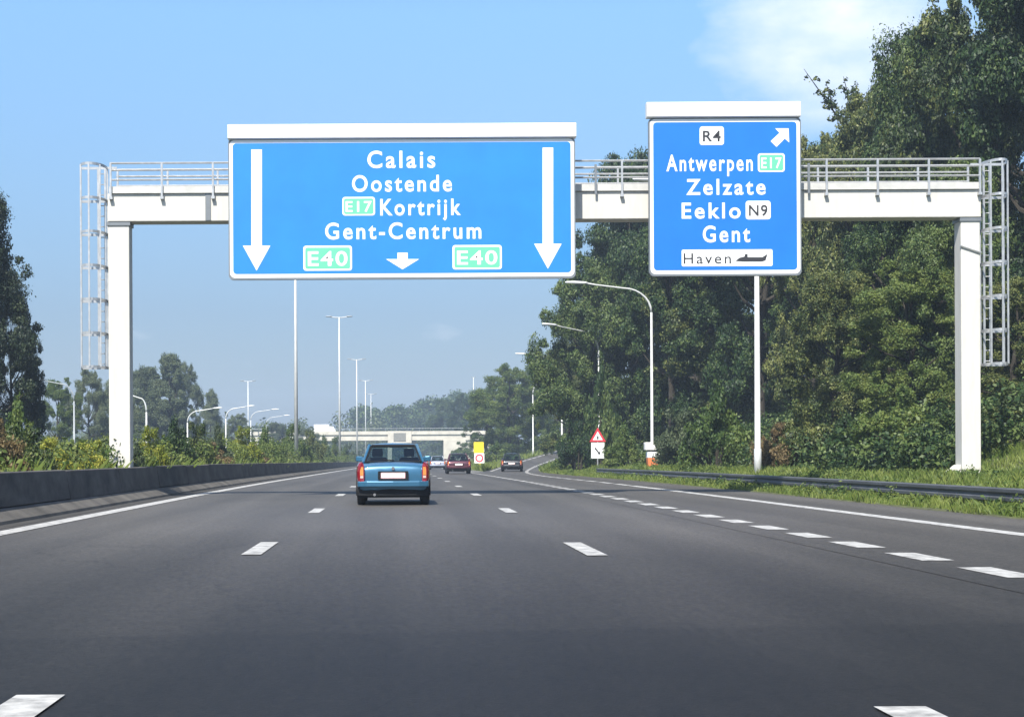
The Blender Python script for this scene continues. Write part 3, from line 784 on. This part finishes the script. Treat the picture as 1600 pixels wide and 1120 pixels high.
cb = at(614.5, 787, 34.2)
make_car('saloon_car', 'bright blue small car seen from behind in the middle lane', cb.x, 34.2, carpaint('blue_car_paint', (0.035, 0.135, 0.235)), W=1.62, L=4.1, H=1.37, belt=0.93, style='saloon', trunk=.62)
make_car('saloon_car', 'dark maroon car ahead beyond the bright blue car', at(717, 740, 108).x, 108, carpaint('maroon_car_paint', (0.09, 0.02, 0.035)), W=1.70, L=4.4, H=1.42, style='saloon')
make_car('saloon_car', 'pale silver blue car partly hidden behind the bright blue car', at(684, 732, 165).x, 165, carpaint('silver_car_paint', (0.42, 0.46, 0.58)), W=1.72, L=4.4, H=1.42, style='saloon')
make_car('saloon_car', 'dark navy car farthest ahead in the middle lane', at(669, 728, 178).x - 0.6, 190, carpaint('navy_car_paint', (0.02, 0.025, 0.05)), W=1.72, L=4.4, H=1.42, style='saloon')
make_car('estate_car', 'dark grey car turning off onto the slip road', at(799.5, 737, 124).x, 124, carpaint('charcoal_car_paint', (0.035, 0.04, 0.048)), W=1.70, L=4.3, H=1.46, yaw=-0.09)

# ---------------------------------------------------------------- bridge
BY = 335.0
br = thing('road_bridge', 'pale concrete bridge crossing the motorway ahead', 'bridge', (0, BY, 0))
def bp(px, py): return at(px, py, BY)
zd0, zd1, zd2 = bp(600, 688).z, bp(600, 679).z, bp(600, 673.5).z
xl, xr = -34.0, bp(727, 680).x
b = MB(); b.box(xl, xr + 5, 0, 9, zd0, zd1); b.build('deck', M['bridge'], br)
b = MB(); b.box(xl, xr + 5, -0.25, 0.2, zd1 + .003, zd2); b.build('parapet', M['bridge'], br)
b = MB(); b.box(xl, xr + 5, 8.8, 9.2, zd1 + .003, zd2); b.build('parapet', M['bridge'], br)
b = MB(); b.box(bp(693, 700).x, xr + 5, 0.3, 8.7, -3, zd0 - .003); b.build('abutment', M['bridge'], br)
b = MB(); b.slab([(bp(693, 700).x, -3), (xr + 6, -3), (xr + 1, 1.6), (xr, zd0 - .01), (bp(693, 700).x, zd0 - .01)], -0.2, 0.28); b.build('wing_wall', M['bridge'], br)
b = MB(); b.box(xl, -17.5, 0.3, 8.7, -3, zd0 - .003); b.build('abutment', M['bridge'], br)
for x in (bp(609, 700).x, bp(640, 700).x):
    b = MB(); b.box(x - .45, x + .45, 0.4, 8.4, -3, zd0 - .003); b.build('pier', M['bridge'], br)
b = MB(); b.box(bp(606, 690).x, bp(643, 690).x, -.35, -.255, zd0 - .55, zd2 + .02); pn = b.build('fascia_panel', M['bridge'], br)
b = MB(); b.box(bp(615, 690).x, bp(634, 690).x, -.45, -.36, zd0 - .15, zd1 + .35); b.build('grey_panel', M['bridgedark'], pn)
b = MB()
x = xl
while x < xr + 5:
    b.box(x - .04, x + .04, -.06, .02, zd2, zd2 + .55); x += 2.4
b.tube([(xl, -.02, zd2 + .55), (xr + 5, -.02, zd2 + .55)], .05, 5)
b.build('railing', M['signgrey'], br)
X = bp(501, 670).x
vn = thing('white_van', 'white box van crossing the bridge at its left end', 'van', (X, BY + 4, zd1))
b = MB(); b.box(-1.6, 1.6, -.9, .9, .45, 2.3); b.build('cargo_box', M['white'], vn, bevel=0.05)
b = MB(); b.slab([(1.62, .45), (3.0, .45), (3.0, 1.1), (2.5, 1.85), (1.62, 1.9)], -.85, .85); b.build('cab', M['white'], vn, bevel=0.05)
for x in (-1.0, 2.3):
    for y_ in (-.9, .72): 
        b = MB(); b.disc(x, .36, .36, y_, y_ + .18, 16); b.build('wheel', M['tyre'], vn)

# ---------------------------------------------------------------- foliage
def leaf_arrays(rng, cen, rad, per, size, flat=0.85):
    """Leaf-sized diamonds scattered round each clump's shell."""
    cen = np.asarray(cen); rad = np.asarray(rad); n = len(cen)
    per = np.maximum(8, (per * (rad / rad.mean()) ** 2)).astype(int)
    idx = np.repeat(np.arange(n), per); N = len(idx)
    d = rng.normal(size=(N, 3)); d /= np.linalg.norm(d, axis=1)[:, None]
    st = 0.75 + 0.6 * rng.random((n, 3)); st[:, 2] *= flat                 # each clump stretched its own way
    ph = rng.random((n, 3)) * 6.28
    lump = 1 + 0.28 * np.sin(3.1 * d[:, 0] + ph[idx, 0]) * np.sin(2.7 * d[:, 1] + ph[idx, 1]) + 0.18 * np.sin(5.3 * d[:, 2] + ph[idx, 2])
    r = rad[idx] * lump * (0.30 + 0.62 * rng.random(N) ** 0.6 + 0.16 * np.abs(rng.normal(size=N)))
    p = cen[idx] + d * r[:, None] * st[idx]
    nrm = d * 0.9 + rng.normal(size=(N, 3)) * 0.75 + np.array([0, 0, 0.35]); nrm /= np.linalg.norm(nrm, axis=1)[:, None]
    t = rng.normal(size=(N, 3)); t -= nrm * (t * nrm).sum(1)[:, None]; t /= np.linalg.norm(t, axis=1)[:, None]
    bt = np.cross(nrm, t)
    s = size * (0.5 + 1.0 * rng.random(N) ** 1.4)[:, None]
    v = np.stack([p - t * s * .5, p + bt * s * .3 + t * s * .05, p + t * s * .55, p - bt * s * .3 + t * s * .05], 1)
    return v.reshape(-1, 3)
def quad_mesh(name, v, m, per=4):
    n = len(v) // per
    me = bpy.data.meshes.new(name)
    me.vertices.add(len(v)); me.vertices.foreach_set('co', v.astype(np.float32).ravel())
    me.loops.add(n * per); me.loops.foreach_set('vertex_index', np.arange(n * per, dtype=np.int32))
    me.polygons.add(n); me.polygons.foreach_set('loop_start', np.arange(0, n * per, per, dtype=np.int32))
    me.polygons.foreach_set('loop_total', np.full(n, per, dtype=np.int32))
    me.materials.append(m); me.update(calc_edges=True)
    return me

def tree_proto(seed, H, R, low, kind, clumps=105, per=900, size=0.17):
    """Meshes of a trunk with limbs and of a crown, H high, crown radius R."""
    rng = np.random.default_rng(seed); rnd = random.Random(seed)
    cen, rad = [], []
    for k in range(clumps):
        t = rnd.random() ** 0.9
        z = H * (low + (0.97 - low) * t)
        if kind == 'round': pr = max(math.sin(math.pi * min(1, 0.16 + 0.80 * t)) ** 0.6, 0.85 if t < .3 else 0)
        elif kind == 'column': pr = (math.sin(math.pi * (0.12 + 0.83 * t))) ** 0.5 * (1 - 0.35 * t)
        else: pr = (1 - t) ** 0.75 + 0.08
        a = rnd.uniform(0, 2 * math.pi)
        rr = R * pr * (0.35 + 0.68 * rnd.random() ** 0.6) * (1 + 0.22 * math.sin(3 * a + seed) + rnd.uniform(-.08, .16))
        c_r = R * (0.085 + 0.185 * rnd.random() ** 1.7)
        cen.append((rr * math.cos(a), rr * math.sin(a), z)); rad.append(c_r)
    for k in range(14):                                            # twigs that stand out of the outline
        t = rnd.uniform(.3, 1.0); a = rnd.uniform(0, 2 * math.pi)
        cen.append((R * 1.1 * math.sin(math.pi * (.15 + .75 * t)) * math.cos(a), R * 1.1 * math.sin(math.pi * (.15 + .75 * t)) * math.sin(a), H * (low + (1.0 - low) * t)))
        rad.append(R * rnd.uniform(0.06, 0.12))
    v = leaf_arrays(rng, cen, rad, per, size)
    crown = quad_mesh('crown', v, LEAF['deep'])
    b = MB()
    top = H * 0.8
    pts = [(0, 0, -1.0), (0.03 * H * rnd.uniform(-1, 1), 0.03 * H * rnd.uniform(-1, 1), top * .35), (0.04 * H * rnd.uniform(-1, 1), 0.04 * H * rnd.uniform(-1, 1), top * .7), (0, 0, top)]
    b.tube(pts, [H * .026, H * .02, H * .012, H * .004], 8)
    for k in range(16):
        c_ = Vector(cen[rnd.randrange(clumps)]); z0 = max(0.12 * H, min(c_.z * 0.72, top * .85))
        s0 = Vector((0, 0, z0)); mid = s0.lerp(c_, .5) + Vector((0, 0, -.03 * H))
        b.tube([s0, mid, c_], [H * .009, H * .006, H * .002], 5)
    me = bpy.data.meshes.new('trunk'); me.from_pydata(b.v, [], b.f); me.materials.append(M['bark']); me.update()
    return crown, me, H, R
PROTO = [tree_proto(11, 14, 4.6, .06, 'round'), tree_proto(12, 14, 4.6, .10, 'round', 110), tree_proto(13, 14, 4.4, .04, 'round', 85), tree_proto(14, 14, 3.2, .05, 'column', 150, 800), tree_proto(15, 14, 3.6, .05, 'cone', 130, 900, .13)]

def crown_objects(root, pr, mat_, sx, sz, rz):
    crown, trunk, H, R = pr
    for nm, me in (('trunk', trunk), ('crown', crown)):
        o = bpy.data.objects.new(nm, me); C.objects.link(o); o.parent = root
        o.scale = (sx, sx, sz); o.rotation_euler = (0, 0, rz)
        if nm == 'crown':
            o.material_slots[0].link = 'OBJECT'; o.material_slots[0].material = mat_
TR = random.Random(5)
def tree(label, px, D, top, half, proto, leaf, group=None, name='broadleaf_tree', base=None):
    X = at(px, VY, D).x
    z0 = ground(X, D) if base is None else base
    h = at(px, top, D).z - z0
    r = half * D / F
    root = thing(name, label, 'tree', (X, D, z0), 0, group)
    pr = PROTO[proto]
    crown_objects(root, pr, LEAF[leaf], r / pr[3] / 1.08, h / pr[2] / 1.03, TR.uniform(0, 6.28))
    return root

GW = 'trees of the wood on the right bank'
for args in (
    ('tall shaggy tree beside the slip road below the gap between the signs', 925, 112, 400, 78, 0, 'deep'),
    ('tall tree whose top shows through the railing between the two signs', 985, 116, 236, 84, 1, 'deep'),
    ('leafy tree left of the curved street lamp, low in the wood', 890, 128, 520, 48, 2, 'olive'),
    ('broad tree directly behind the curved street lamp', 1050, 99, 330, 85, 2, 'deep'),
    ('tree behind the lower left corner of the tall blue sign', 1110, 100, 290, 95, 0, 'olive'),
    ('tree behind the pale lamp column under the tall blue sign', 1190, 92, 220, 100, 1, 'deep'),
    ('olive tree rising just right of the tall blue sign', 1275, 84, 190, 80, 2, 'olive'),
    ('tall tree above the gantry railing between sign and leg', 1362, 78, 118, 95, 0, 'olive'),
    ('very tall tree behind the right end of the gantry beam', 1450, 72, 30, 100, 1, 'deep'),
    ('giant tree behind the right gantry ladder reaching the top edge', 1535, 66, -60, 120, 0, 'olive'),
    ('giant tree cut by the right edge of the view', 1640, 60, -160, 140, 2, 'deep'),
    ('low tree filling the bank beneath the railing beside the tall sign', 1310, 66, 420, 85, 1, 'olive'),
    ('low spreading tree left of the right gantry leg', 1420, 60, 400, 90, 2, 'fresh'),
    ('low tree right of the right gantry leg under the ladder', 1590, 54, 430, 85, 0, 'olive'),
    ('middle height tree behind the gantry beam right of the tall sign', 1390, 68, 300, 85, 2, 'deep'),
    ('middle height tree half hidden behind the right gantry leg', 1500, 60, 250, 90, 1, 'deep'),
): tree(*args, group=GW)
for px, D, top, half, pr in ((1000, 135, 330, 90, 1), (1090, 125, 290, 95, 2), (1200, 112, 260, 110, 0), (1310, 100, 215, 110, 1), (1420, 92, 130, 120, 2), (1520, 84, 60, 120, 0), (1620, 76, 0, 140, 1)):
    tree('rear tree of the wood showing only in gaps between the front trees', px, D, top, half, pr, 'deep', group='rear trees of the right bank wood')

def shrub_proto(seed, R, H, n, per, size, spiky=False):
    rng = np.random.default_rng(seed); rnd = random.Random(seed)
    cen, rad = [], []
    for k in range(n):
        a, rr = rnd.uniform(0, 6.28), R * math.sqrt(rnd.random())
        hm = H * (1 - 0.6 * (rr / R) ** 2) * rnd.uniform(.55, 1.05)
        cen.append((rr * math.cos(a), rr * math.sin(a), hm * rnd.uniform(.3, .92))); rad.append(R * rnd.uniform(.14, .26))
    v = leaf_arrays(rng, cen, rad, per, size)
    cr_ = quad_mesh('foliage', v, LEAF['fresh'])
    b = MB()
    for k in range(10):
        c_ = Vector(cen[rnd.randrange(n)])
        b.tube([(c_.x * .1, c_.y * .1, -.3), (c_.x * .5, c_.y * .5, c_.z * .6), c_], [.03 * H, .02 * H, .006 * H], 5)
    me = bpy.data.meshes.new('stems'); me.from_pydata(b.v, [], b.f); me.materials.append(M['bark']); me.update()
    return cr_, me, float(v[:, 2].max()) * .97, float(np.percentile(np.hypot(v[:, 0], v[:, 1]), 97))
SHR = [shrub_proto(31, 1.2, 2.0, 34, 420, .085), shrub_proto(32, 1.3, 2.0, 30, 400, .10), shrub_proto(33, 1.0, 2.0, 40, 380, .07)]
def shrub(label, px, D, top, half, proto, leaf, group, X=None):
    if X is None: X = at(px, VY, D).x
    if group.startswith('shrubs behind the median'): D = max(D, 7.15 * F / (VX - px - half)); X = at(px, VY, D).x
    z0 = ground(X, D); h = at(px, top, D).z - z0; r = half * D / F
    root = thing('shrub', label, 'shrub', (X, D, z0), 0, group)
    cr_, st_, H, R = SHR[proto]
    rz = TR.uniform(0, 6.28)
    for nm, me in (('stems', st_), ('foliage', cr_)):
        o = bpy.data.objects.new(nm, me); C.objects.link(o); o.parent = root
        o.scale = (r / R, r / R, h / H); o.rotation_euler = (0, 0, rz)
        if nm == 'foliage':
            o.material_slots[0].link = 'OBJECT'; o.material_slots[0].material = LEAF[leaf]
    return root
GU = 'shrubs at the foot of the right bank'
for args in (
    ('dark round shrub left of the red bordered warning triangle', 902, 104, 655, 32, 0, 'deep'),
    ('shrub between the warning triangle and the orange phone post', 975, 92, 655, 34, 1, 'fresh'),
    ('shrub right of the orange and white phone post', 1065, 80, 640, 42, 0, 'grey'),
    ('tall pale shrub left of the lamp column under the sign', 1120, 68, 590, 60, 1, 'fresh'),
    ('reddish dry shrub at the foot of the lamp column', 1215, 58, 660, 40, 2, 'brown'),
    ('olive shrub right of the lamp column, low on the bank', 1265, 58, 625, 55, 0, 'olive'),
    ('dark shrub touching the grass in the middle of the bank', 1325, 54, 640, 55, 1, 'deep'),
    ('broad shrub left of the right gantry leg', 1405, 52, 600, 70, 0, 'fresh'),
    ('shrub directly behind the right gantry leg', 1480, 48, 640, 50, 2, 'deep'),
    ('shrub right of the right gantry leg at the view edge', 1580, 46, 610, 65, 1, 'olive'),
): shrub(*args, GU)

shrub('tall leafy shrub rising behind the warning triangle', 938, 104.5, 545, 30, 1, 'deep', GU)
GMS = 'shrubs behind the median barrier'
med = (
    ('reddish dry shrub at the far left behind the barrier', -15, 30, 650, 60, 2, 'brown'),
    ('tall fresh green shrub at the left edge in front of the dark trees', 28, 46, 612, 44, 1, 'fresh'),
    ('olive shrub at the left edge above the barrier', 45, 33, 668, 55, 0, 'olive'),
    ('yellow flowering shrub left of the gantry leg', 75, 35, 685, 50, 2, 'yellow'),
    ('yellow green shrub close left of the gantry leg', 135, 38, 690, 42, 0, 'yellow'),
    ('small dark shrub in front of the left gantry leg', 190, 36.5, 697, 26, 2, 'grey'),
    ('small grey green shrub at the right side of the left gantry leg', 212, 42, 690, 24, 1, 'grey'),
    ('yellowish shrub under the hooked white lamp', 238, 45, 675, 28, 0, 'yellow'),
    ('dark bushy shrub beneath the tall poplar clump', 275, 48, 655, 36, 1, 'deep'),
    ('olive shrub right of the dark bushy shrub', 312, 52, 668, 30, 0, 'olive'),
    ('grey green shrub below the dark cone shaped tree', 340, 56, 665, 26, 1, 'grey'),
    ('dry brown shrub low behind the barrier', 330, 50, 700, 34, 2, 'brown'),
    ('bright yellow green shrub below the slender mast', 383, 60, 675, 28, 0, 'yellow'),
    ('fresh green shrub right of the bright yellow green one', 415, 64, 668, 28, 1, 'fresh'),
    ('dry brown shrub beneath the fresh green one', 395, 56, 705, 26, 2, 'brown'),
    ('dark shrub overhanging the barrier left of the tallest mast', 435, 62, 695, 26, 1, 'deep'),
    ('fresh shrub at the foot of the tallest mast', 462, 70, 672, 26, 0, 'fresh'),
    ('olive shrub right of the tallest mast foot', 487, 80, 680, 22, 2, 'olive'),
    ('dark shrub midway between the two tallest masts', 505, 90, 686, 20, 1, 'deep'),
    ('fresh shrub at the foot of the second tallest mast', 527, 105, 690, 18, 0, 'fresh'),
    ('olive shrub just left of the blue car above the barrier', 545, 125, 696, 15, 0, 'olive'),
    ('last dark shrub of the median, left of the blue car roof', 558, 150, 700, 12, 1, 'deep'),
)
for lab, px, D, top, half, pr, lf in med: shrub(lab, px, D, top - (9 if 225 < px < 540 else 2), half, pr, lf, GMS)
# lower growth filling the median behind those shrubs
rng = np.random.default_rng(77)
cen, rad = [], []
for k in range(900):
    Y = 22 + 240 * rng.random() ** 1.6; X = -7.7 - 14 * rng.random() ** 1.3 * (0.4 + Y / 150)
    cen.append((X, Y, ground(X, Y) + rng.uniform(.2, 1.0))); rad.append(rng.uniform(.25, .5))
o = bpy.data.objects.new('undergrowth', quad_mesh('undergrowth', leaf_arrays(rng, cen, rad, 130, .10), LEAF['olive'])); C.objects.link(o)
tag(o, 'olive weeds and brambles covering the median strip', 'undergrowth', kind='stuff')
cen, rad = [], []
for k in range(700):
    Y = 26 + 300 * rng.random() ** 1.5; X = -7.4 - 9 * rng.random() ** 1.5 * (0.3 + Y / 150)
    cen.append((X, Y, ground(X, Y) + rng.uniform(.3, .55 + min(.9, max(0, Y - 30) / 45)) + .25 * math.sin(Y * .21) ** 2)); rad.append(rng.uniform(.25, .5))
o = bpy.data.objects.new('undergrowth', quad_mesh('undergrowth', leaf_arrays(rng, cen, rad, 130, .11), LEAF['fresh'])); C.objects.link(o)
tag(o, 'fresh green leafy growth rising between the median weeds', 'undergrowth', kind='stuff')
cen, rad = [], []
for k in range(950):
    Y = 43.3 + 100 * rng.random() ** 1.3; X = RE(Y) + 4.2 + 12 * rng.random() ** 1.2
    cen.append((X, Y, ground(X, Y) + rng.uniform(.1, .9))); rad.append(rng.uniform(.35, .8))
for k in range(500):
    Y = 14 + 30 * rng.random(); X = RE(Y) + 8.5 + 22 * rng.random()
    cen.append((X, Y, ground(X, Y) + rng.uniform(.1, .9))); rad.append(rng.uniform(.4, .8))
o = bpy.data.objects.new('undergrowth', quad_mesh('undergrowth', leaf_arrays(rng, cen, rad, 170, .14), LEAF['deep'])); C.objects.link(o)
tag(o, 'dark brambles covering the right bank under the trees', 'undergrowth', kind='stuff')

cen, rad = [], []
for k in range(800):
    Y = 15 + 85 * rng.random() ** 1.7; X = RE(Y) + .25 + 4.2 * rng.random() ** 1.2
    cen.append((X, Y, ground(X, Y) + rng.uniform(.0, .16))); rad.append(rng.uniform(.08, .24))
o = bpy.data.objects.new('weeds', quad_mesh('weeds', leaf_arrays(rng, cen, rad, 60, .07), LEAF['fresh'])); C.objects.link(o)
tag(o, 'low broad leaved weeds among the verge grass by the guardrail', 'weeds', kind='stuff')

# other trees
tw_root = [o for o in bpy.data.objects if o.get('label', '').startswith('olive tree rising just right')][0]
rnd = random.Random(21)
for (pa, ya), (pb, yb) in (((1320, 200), (1256, 108)), ((1330, 190), (1318, 120)), ((1385, 120), (1372, 92)), ((1300, 172), (1290, 128)), ((1475, 45), (1452, -5))):
    a_, b_ = at(pa, ya, 82) - tw_root.location, at(pb, yb, 82) - tw_root.location
    b = MB(); mid = a_.lerp(b_, .5) + Vector((.1, 0, -.12))
    b.tube([a_, mid, b_], [.06, .04, .012], 5)
    bt = b.build('bare_branch', M['bark'], tw_root)
    cen = [tuple(a_.lerp(b_, t) + Vector((rnd.uniform(-.25, .25), rnd.uniform(-.2, .2), rnd.uniform(-.2, .25)))) for t in (.15, .3, .45, .6, .75, .9)]
    o = bpy.data.objects.new('twig_leaves', quad_mesh('twig_leaves', leaf_arrays(np.random.default_rng(5), cen, [.32, .3, .26, .22, .18, .14], 26, .2), LEAF['olive'])); C.objects.link(o); o.parent = bt
GB = 'trees beyond the median on the left'
tree('dark tall tree cut by the left edge of the view', -25, 72, 262, 88, 4, 'dark', name='conifer_tree')
tree('smaller dark tree at the left edge below the tall dark one', 20, 74, 440, 46, 0, 'dark', GB)
tree('fresh green tree beside the grey lamp column on the left', 92, 150, 585, 34, 2, 'fresh', GB)
tree('grey green tree behind the left gantry ladder', 140, 175, 573, 34, 0, 'grey', GB)
tree('tree close behind the left gantry leg', 185, 190, 590, 34, 1, 'grey', GB)
tree('tallest poplar of the clump right of the gantry leg', 265, 210, 552, 38, 3, 'grey', GB, name='poplar_tree')
tree('shorter poplar at the left of the clump right of the gantry leg', 232, 215, 572, 34, 3, 'grey', GB, name='poplar_tree')
tree('dark cone shaped tree right of the poplar clump', 330, 250, 607, 26, 4, 'grey', GB, name='conifer_tree')
tree('low distant tree below the slender twin headed mast', 372, 270, 645, 26, 0, 'grey', GB)
tree('low distant tree left of the tallest mast', 430, 300, 660, 24, 1, 'grey', GB)
tree('low distant tree right of the tallest mast', 480, 310, 664, 22, 2, 'grey', GB)
TR = random.Random(40)
tree('full grey green tree hidden in part by the right side of the left gantry leg', 218, 220, 578, 36, 1, 'grey', GB)
tree('rounded tree at the right side of the poplar clump', 290, 225, 562, 28, 0, 'grey', GB)
GN = 'trees between motorway and slip road'
tree('bushy tree left of the bending slip road lamp', 797, 215, 568, 54, 0, 'fresh', GN)
tree('wide low tree behind the dark grey car', 805, 235, 598, 50, 1, 'fresh', GN)
tree('smaller bushy tree right of the bridge end', 760, 250, 605, 34, 1, 'fresh', GN)
tree('tree behind the lamp where the slip road bends', 858, 232, 545, 40, 2, 'fresh', GN)
tree('hazy tree above the right end of the bridge', 722, 380, 614, 26, 0, 'deep', GN)
tree('hazy tree over the bridge beside the farther hazy wood', 694, 420, 622, 24, 1, 'deep', GN)
for px, D, top, half in ((905, 165, 470, 55), (960, 160, 400, 60), (880, 195, 560, 40)):
    tree('shadowed tree beyond the front row along the slip road', px, D, top, half, 2, 'deep', 'shadowed trees along the slip road')
shrub('low shrub on the grass behind the yellow panel', 775, 175, 688, 26, 1, 'fresh', 'shrubs on the exit nose')
shrub('low shrub on the slope beside the bridge wall', 725, 290, 690, 20, 0, 'fresh', 'shrubs on the exit nose')
# far-off wood beyond the bridge
cen, rad = [], []
for k in range(900):
    px = 555 + 200 * rng.random(); D = 520 + 260 * rng.random()
    X = (px - VX) * D / F
    top = 645 - 22 * smooth(600, 720, px) + 12 * math.sin(px * .13) * .35
    zt_ = EYE + (VY - top) * D / F
    cen.append((X, D, -2 + (zt_ + 2) * rng.random() ** .6)); rad.append(rng.uniform(1.2, 3.0))
o = bpy.data.objects.new('far_woods', quad_mesh('far_woods', leaf_arrays(rng, cen, rad, 130, .9), LEAF['deep'])); C.objects.link(o)
tag(o, 'hazy blue green wood on the horizon beyond the bridge', 'woods', kind='stuff')
cen, rad = [], []
for k in range(700):
    px = 40 + 560 * rng.random(); D = 420 + 300 * rng.random()
    cen.append(((px - VX) * D / F, D, (2 + 9 * rng.random()) * (0.6 + .4 * math.sin(px * .05) ** 2))); rad.append(rng.uniform(1.5, 3.2))
o = bpy.data.objects.new('far_woods', quad_mesh('far_woods', leaf_arrays(rng, cen, rad, 110, .9), LEAF['grey'])); C.objects.link(o)
tag(o, 'low hazy tree line on the horizon left of the masts', 'woods', kind='stuff')

# ---------------------------------------------------------------- grass
def grass(name, label, n, xf, y0, y1, hmin, hmax, seed):
    rng = np.random.default_rng(seed)
    Y = y0 + (y1 - y0) * rng.random(n) ** 1.8
    u = rng.random(n)
    X = np.array([xf(a, b) for a, b in zip(Y, u)])
    Z = np.array([ground(a, b) for a, b in zip(X, Y)])
    h = hmin + (hmax - hmin) * rng.random(n) ** 1.6
    patch = 0.6 + 0.7 * np.sin(X * 1.7 + 2 * np.sin(Y * .45)) ** 2
    h = h * patch
    w = 0.004 + 0.00028 * Y
    a = rng.random(n) * math.pi
    lx, ly = rng.normal(size=n) * .35 * h, rng.normal(size=n) * .35 * h
    cx, sx = np.cos(a) * w, np.sin(a) * w
    v = np.stack([np.stack([X - cx, Y - sx, Z - .03], 1), np.stack([X + cx, Y + sx, Z - .03], 1),
                  np.stack([X + cx * .7 + lx * .4, Y + sx * .7 + ly * .4, Z + h * .6], 1), np.stack([X + lx, Y + ly, Z + h], 1)], 1).reshape(-1, 3)
    o = bpy.data.objects.new(name, quad_mesh(name, v, M['grass'])); C.objects.link(o)
    tag(o, label, 'grass', kind='stuff')
grass('grass', 'green and yellow grass along the right verge', 230000, lambda y, u: RE(y) + 0.02 + 7.5 * u ** 1.1, 14, 150, .05, .22, 5)
grass('grass', 'yellowing grass at the foot of the median shrubs', 50000, lambda y, u: -7.2 - 7 * u ** 1.4, 18, 150, .2, .7, 6)
grass('grass', 'grass on the nose between motorway and slip road', 16000, lambda y, u: MR + .05 + max(0.05, RL(y) - MR) * u, 130, 260, .15, .5, 7)
grass('grass', 'grass on the outer side of the bending slip road', 14000, lambda y, u: RE(y) + 8 * u, 130, 240, .15, .5, 8)

# ---------------------------------------------------------------- haze
hb = MB(); hb.box(-950, 800, -40, 1500, -40, 60)
hz = hb.build('haze', None or M['soil'])
hz.data.materials.clear()
hm = bpy.data.materials.new('haze'); hm.use_nodes = True
hn, hl = hm.node_tree.nodes, hm.node_tree.links
hn.remove(hn['Principled BSDF'])
pv = hn.new('ShaderNodeVolumePrincipled')
pv.inputs['Color'].default_value = (0.62, 0.78, 1.0, 1); pv.inputs['Density'].default_value = 0.0006; pv.inputs['Anisotropy'].default_value = 0.0
hl.new(pv.outputs[0], hn['Material Output'].inputs['Volume'])
hz.data.materials.append(hm)
tag(hz, kind='stuff')
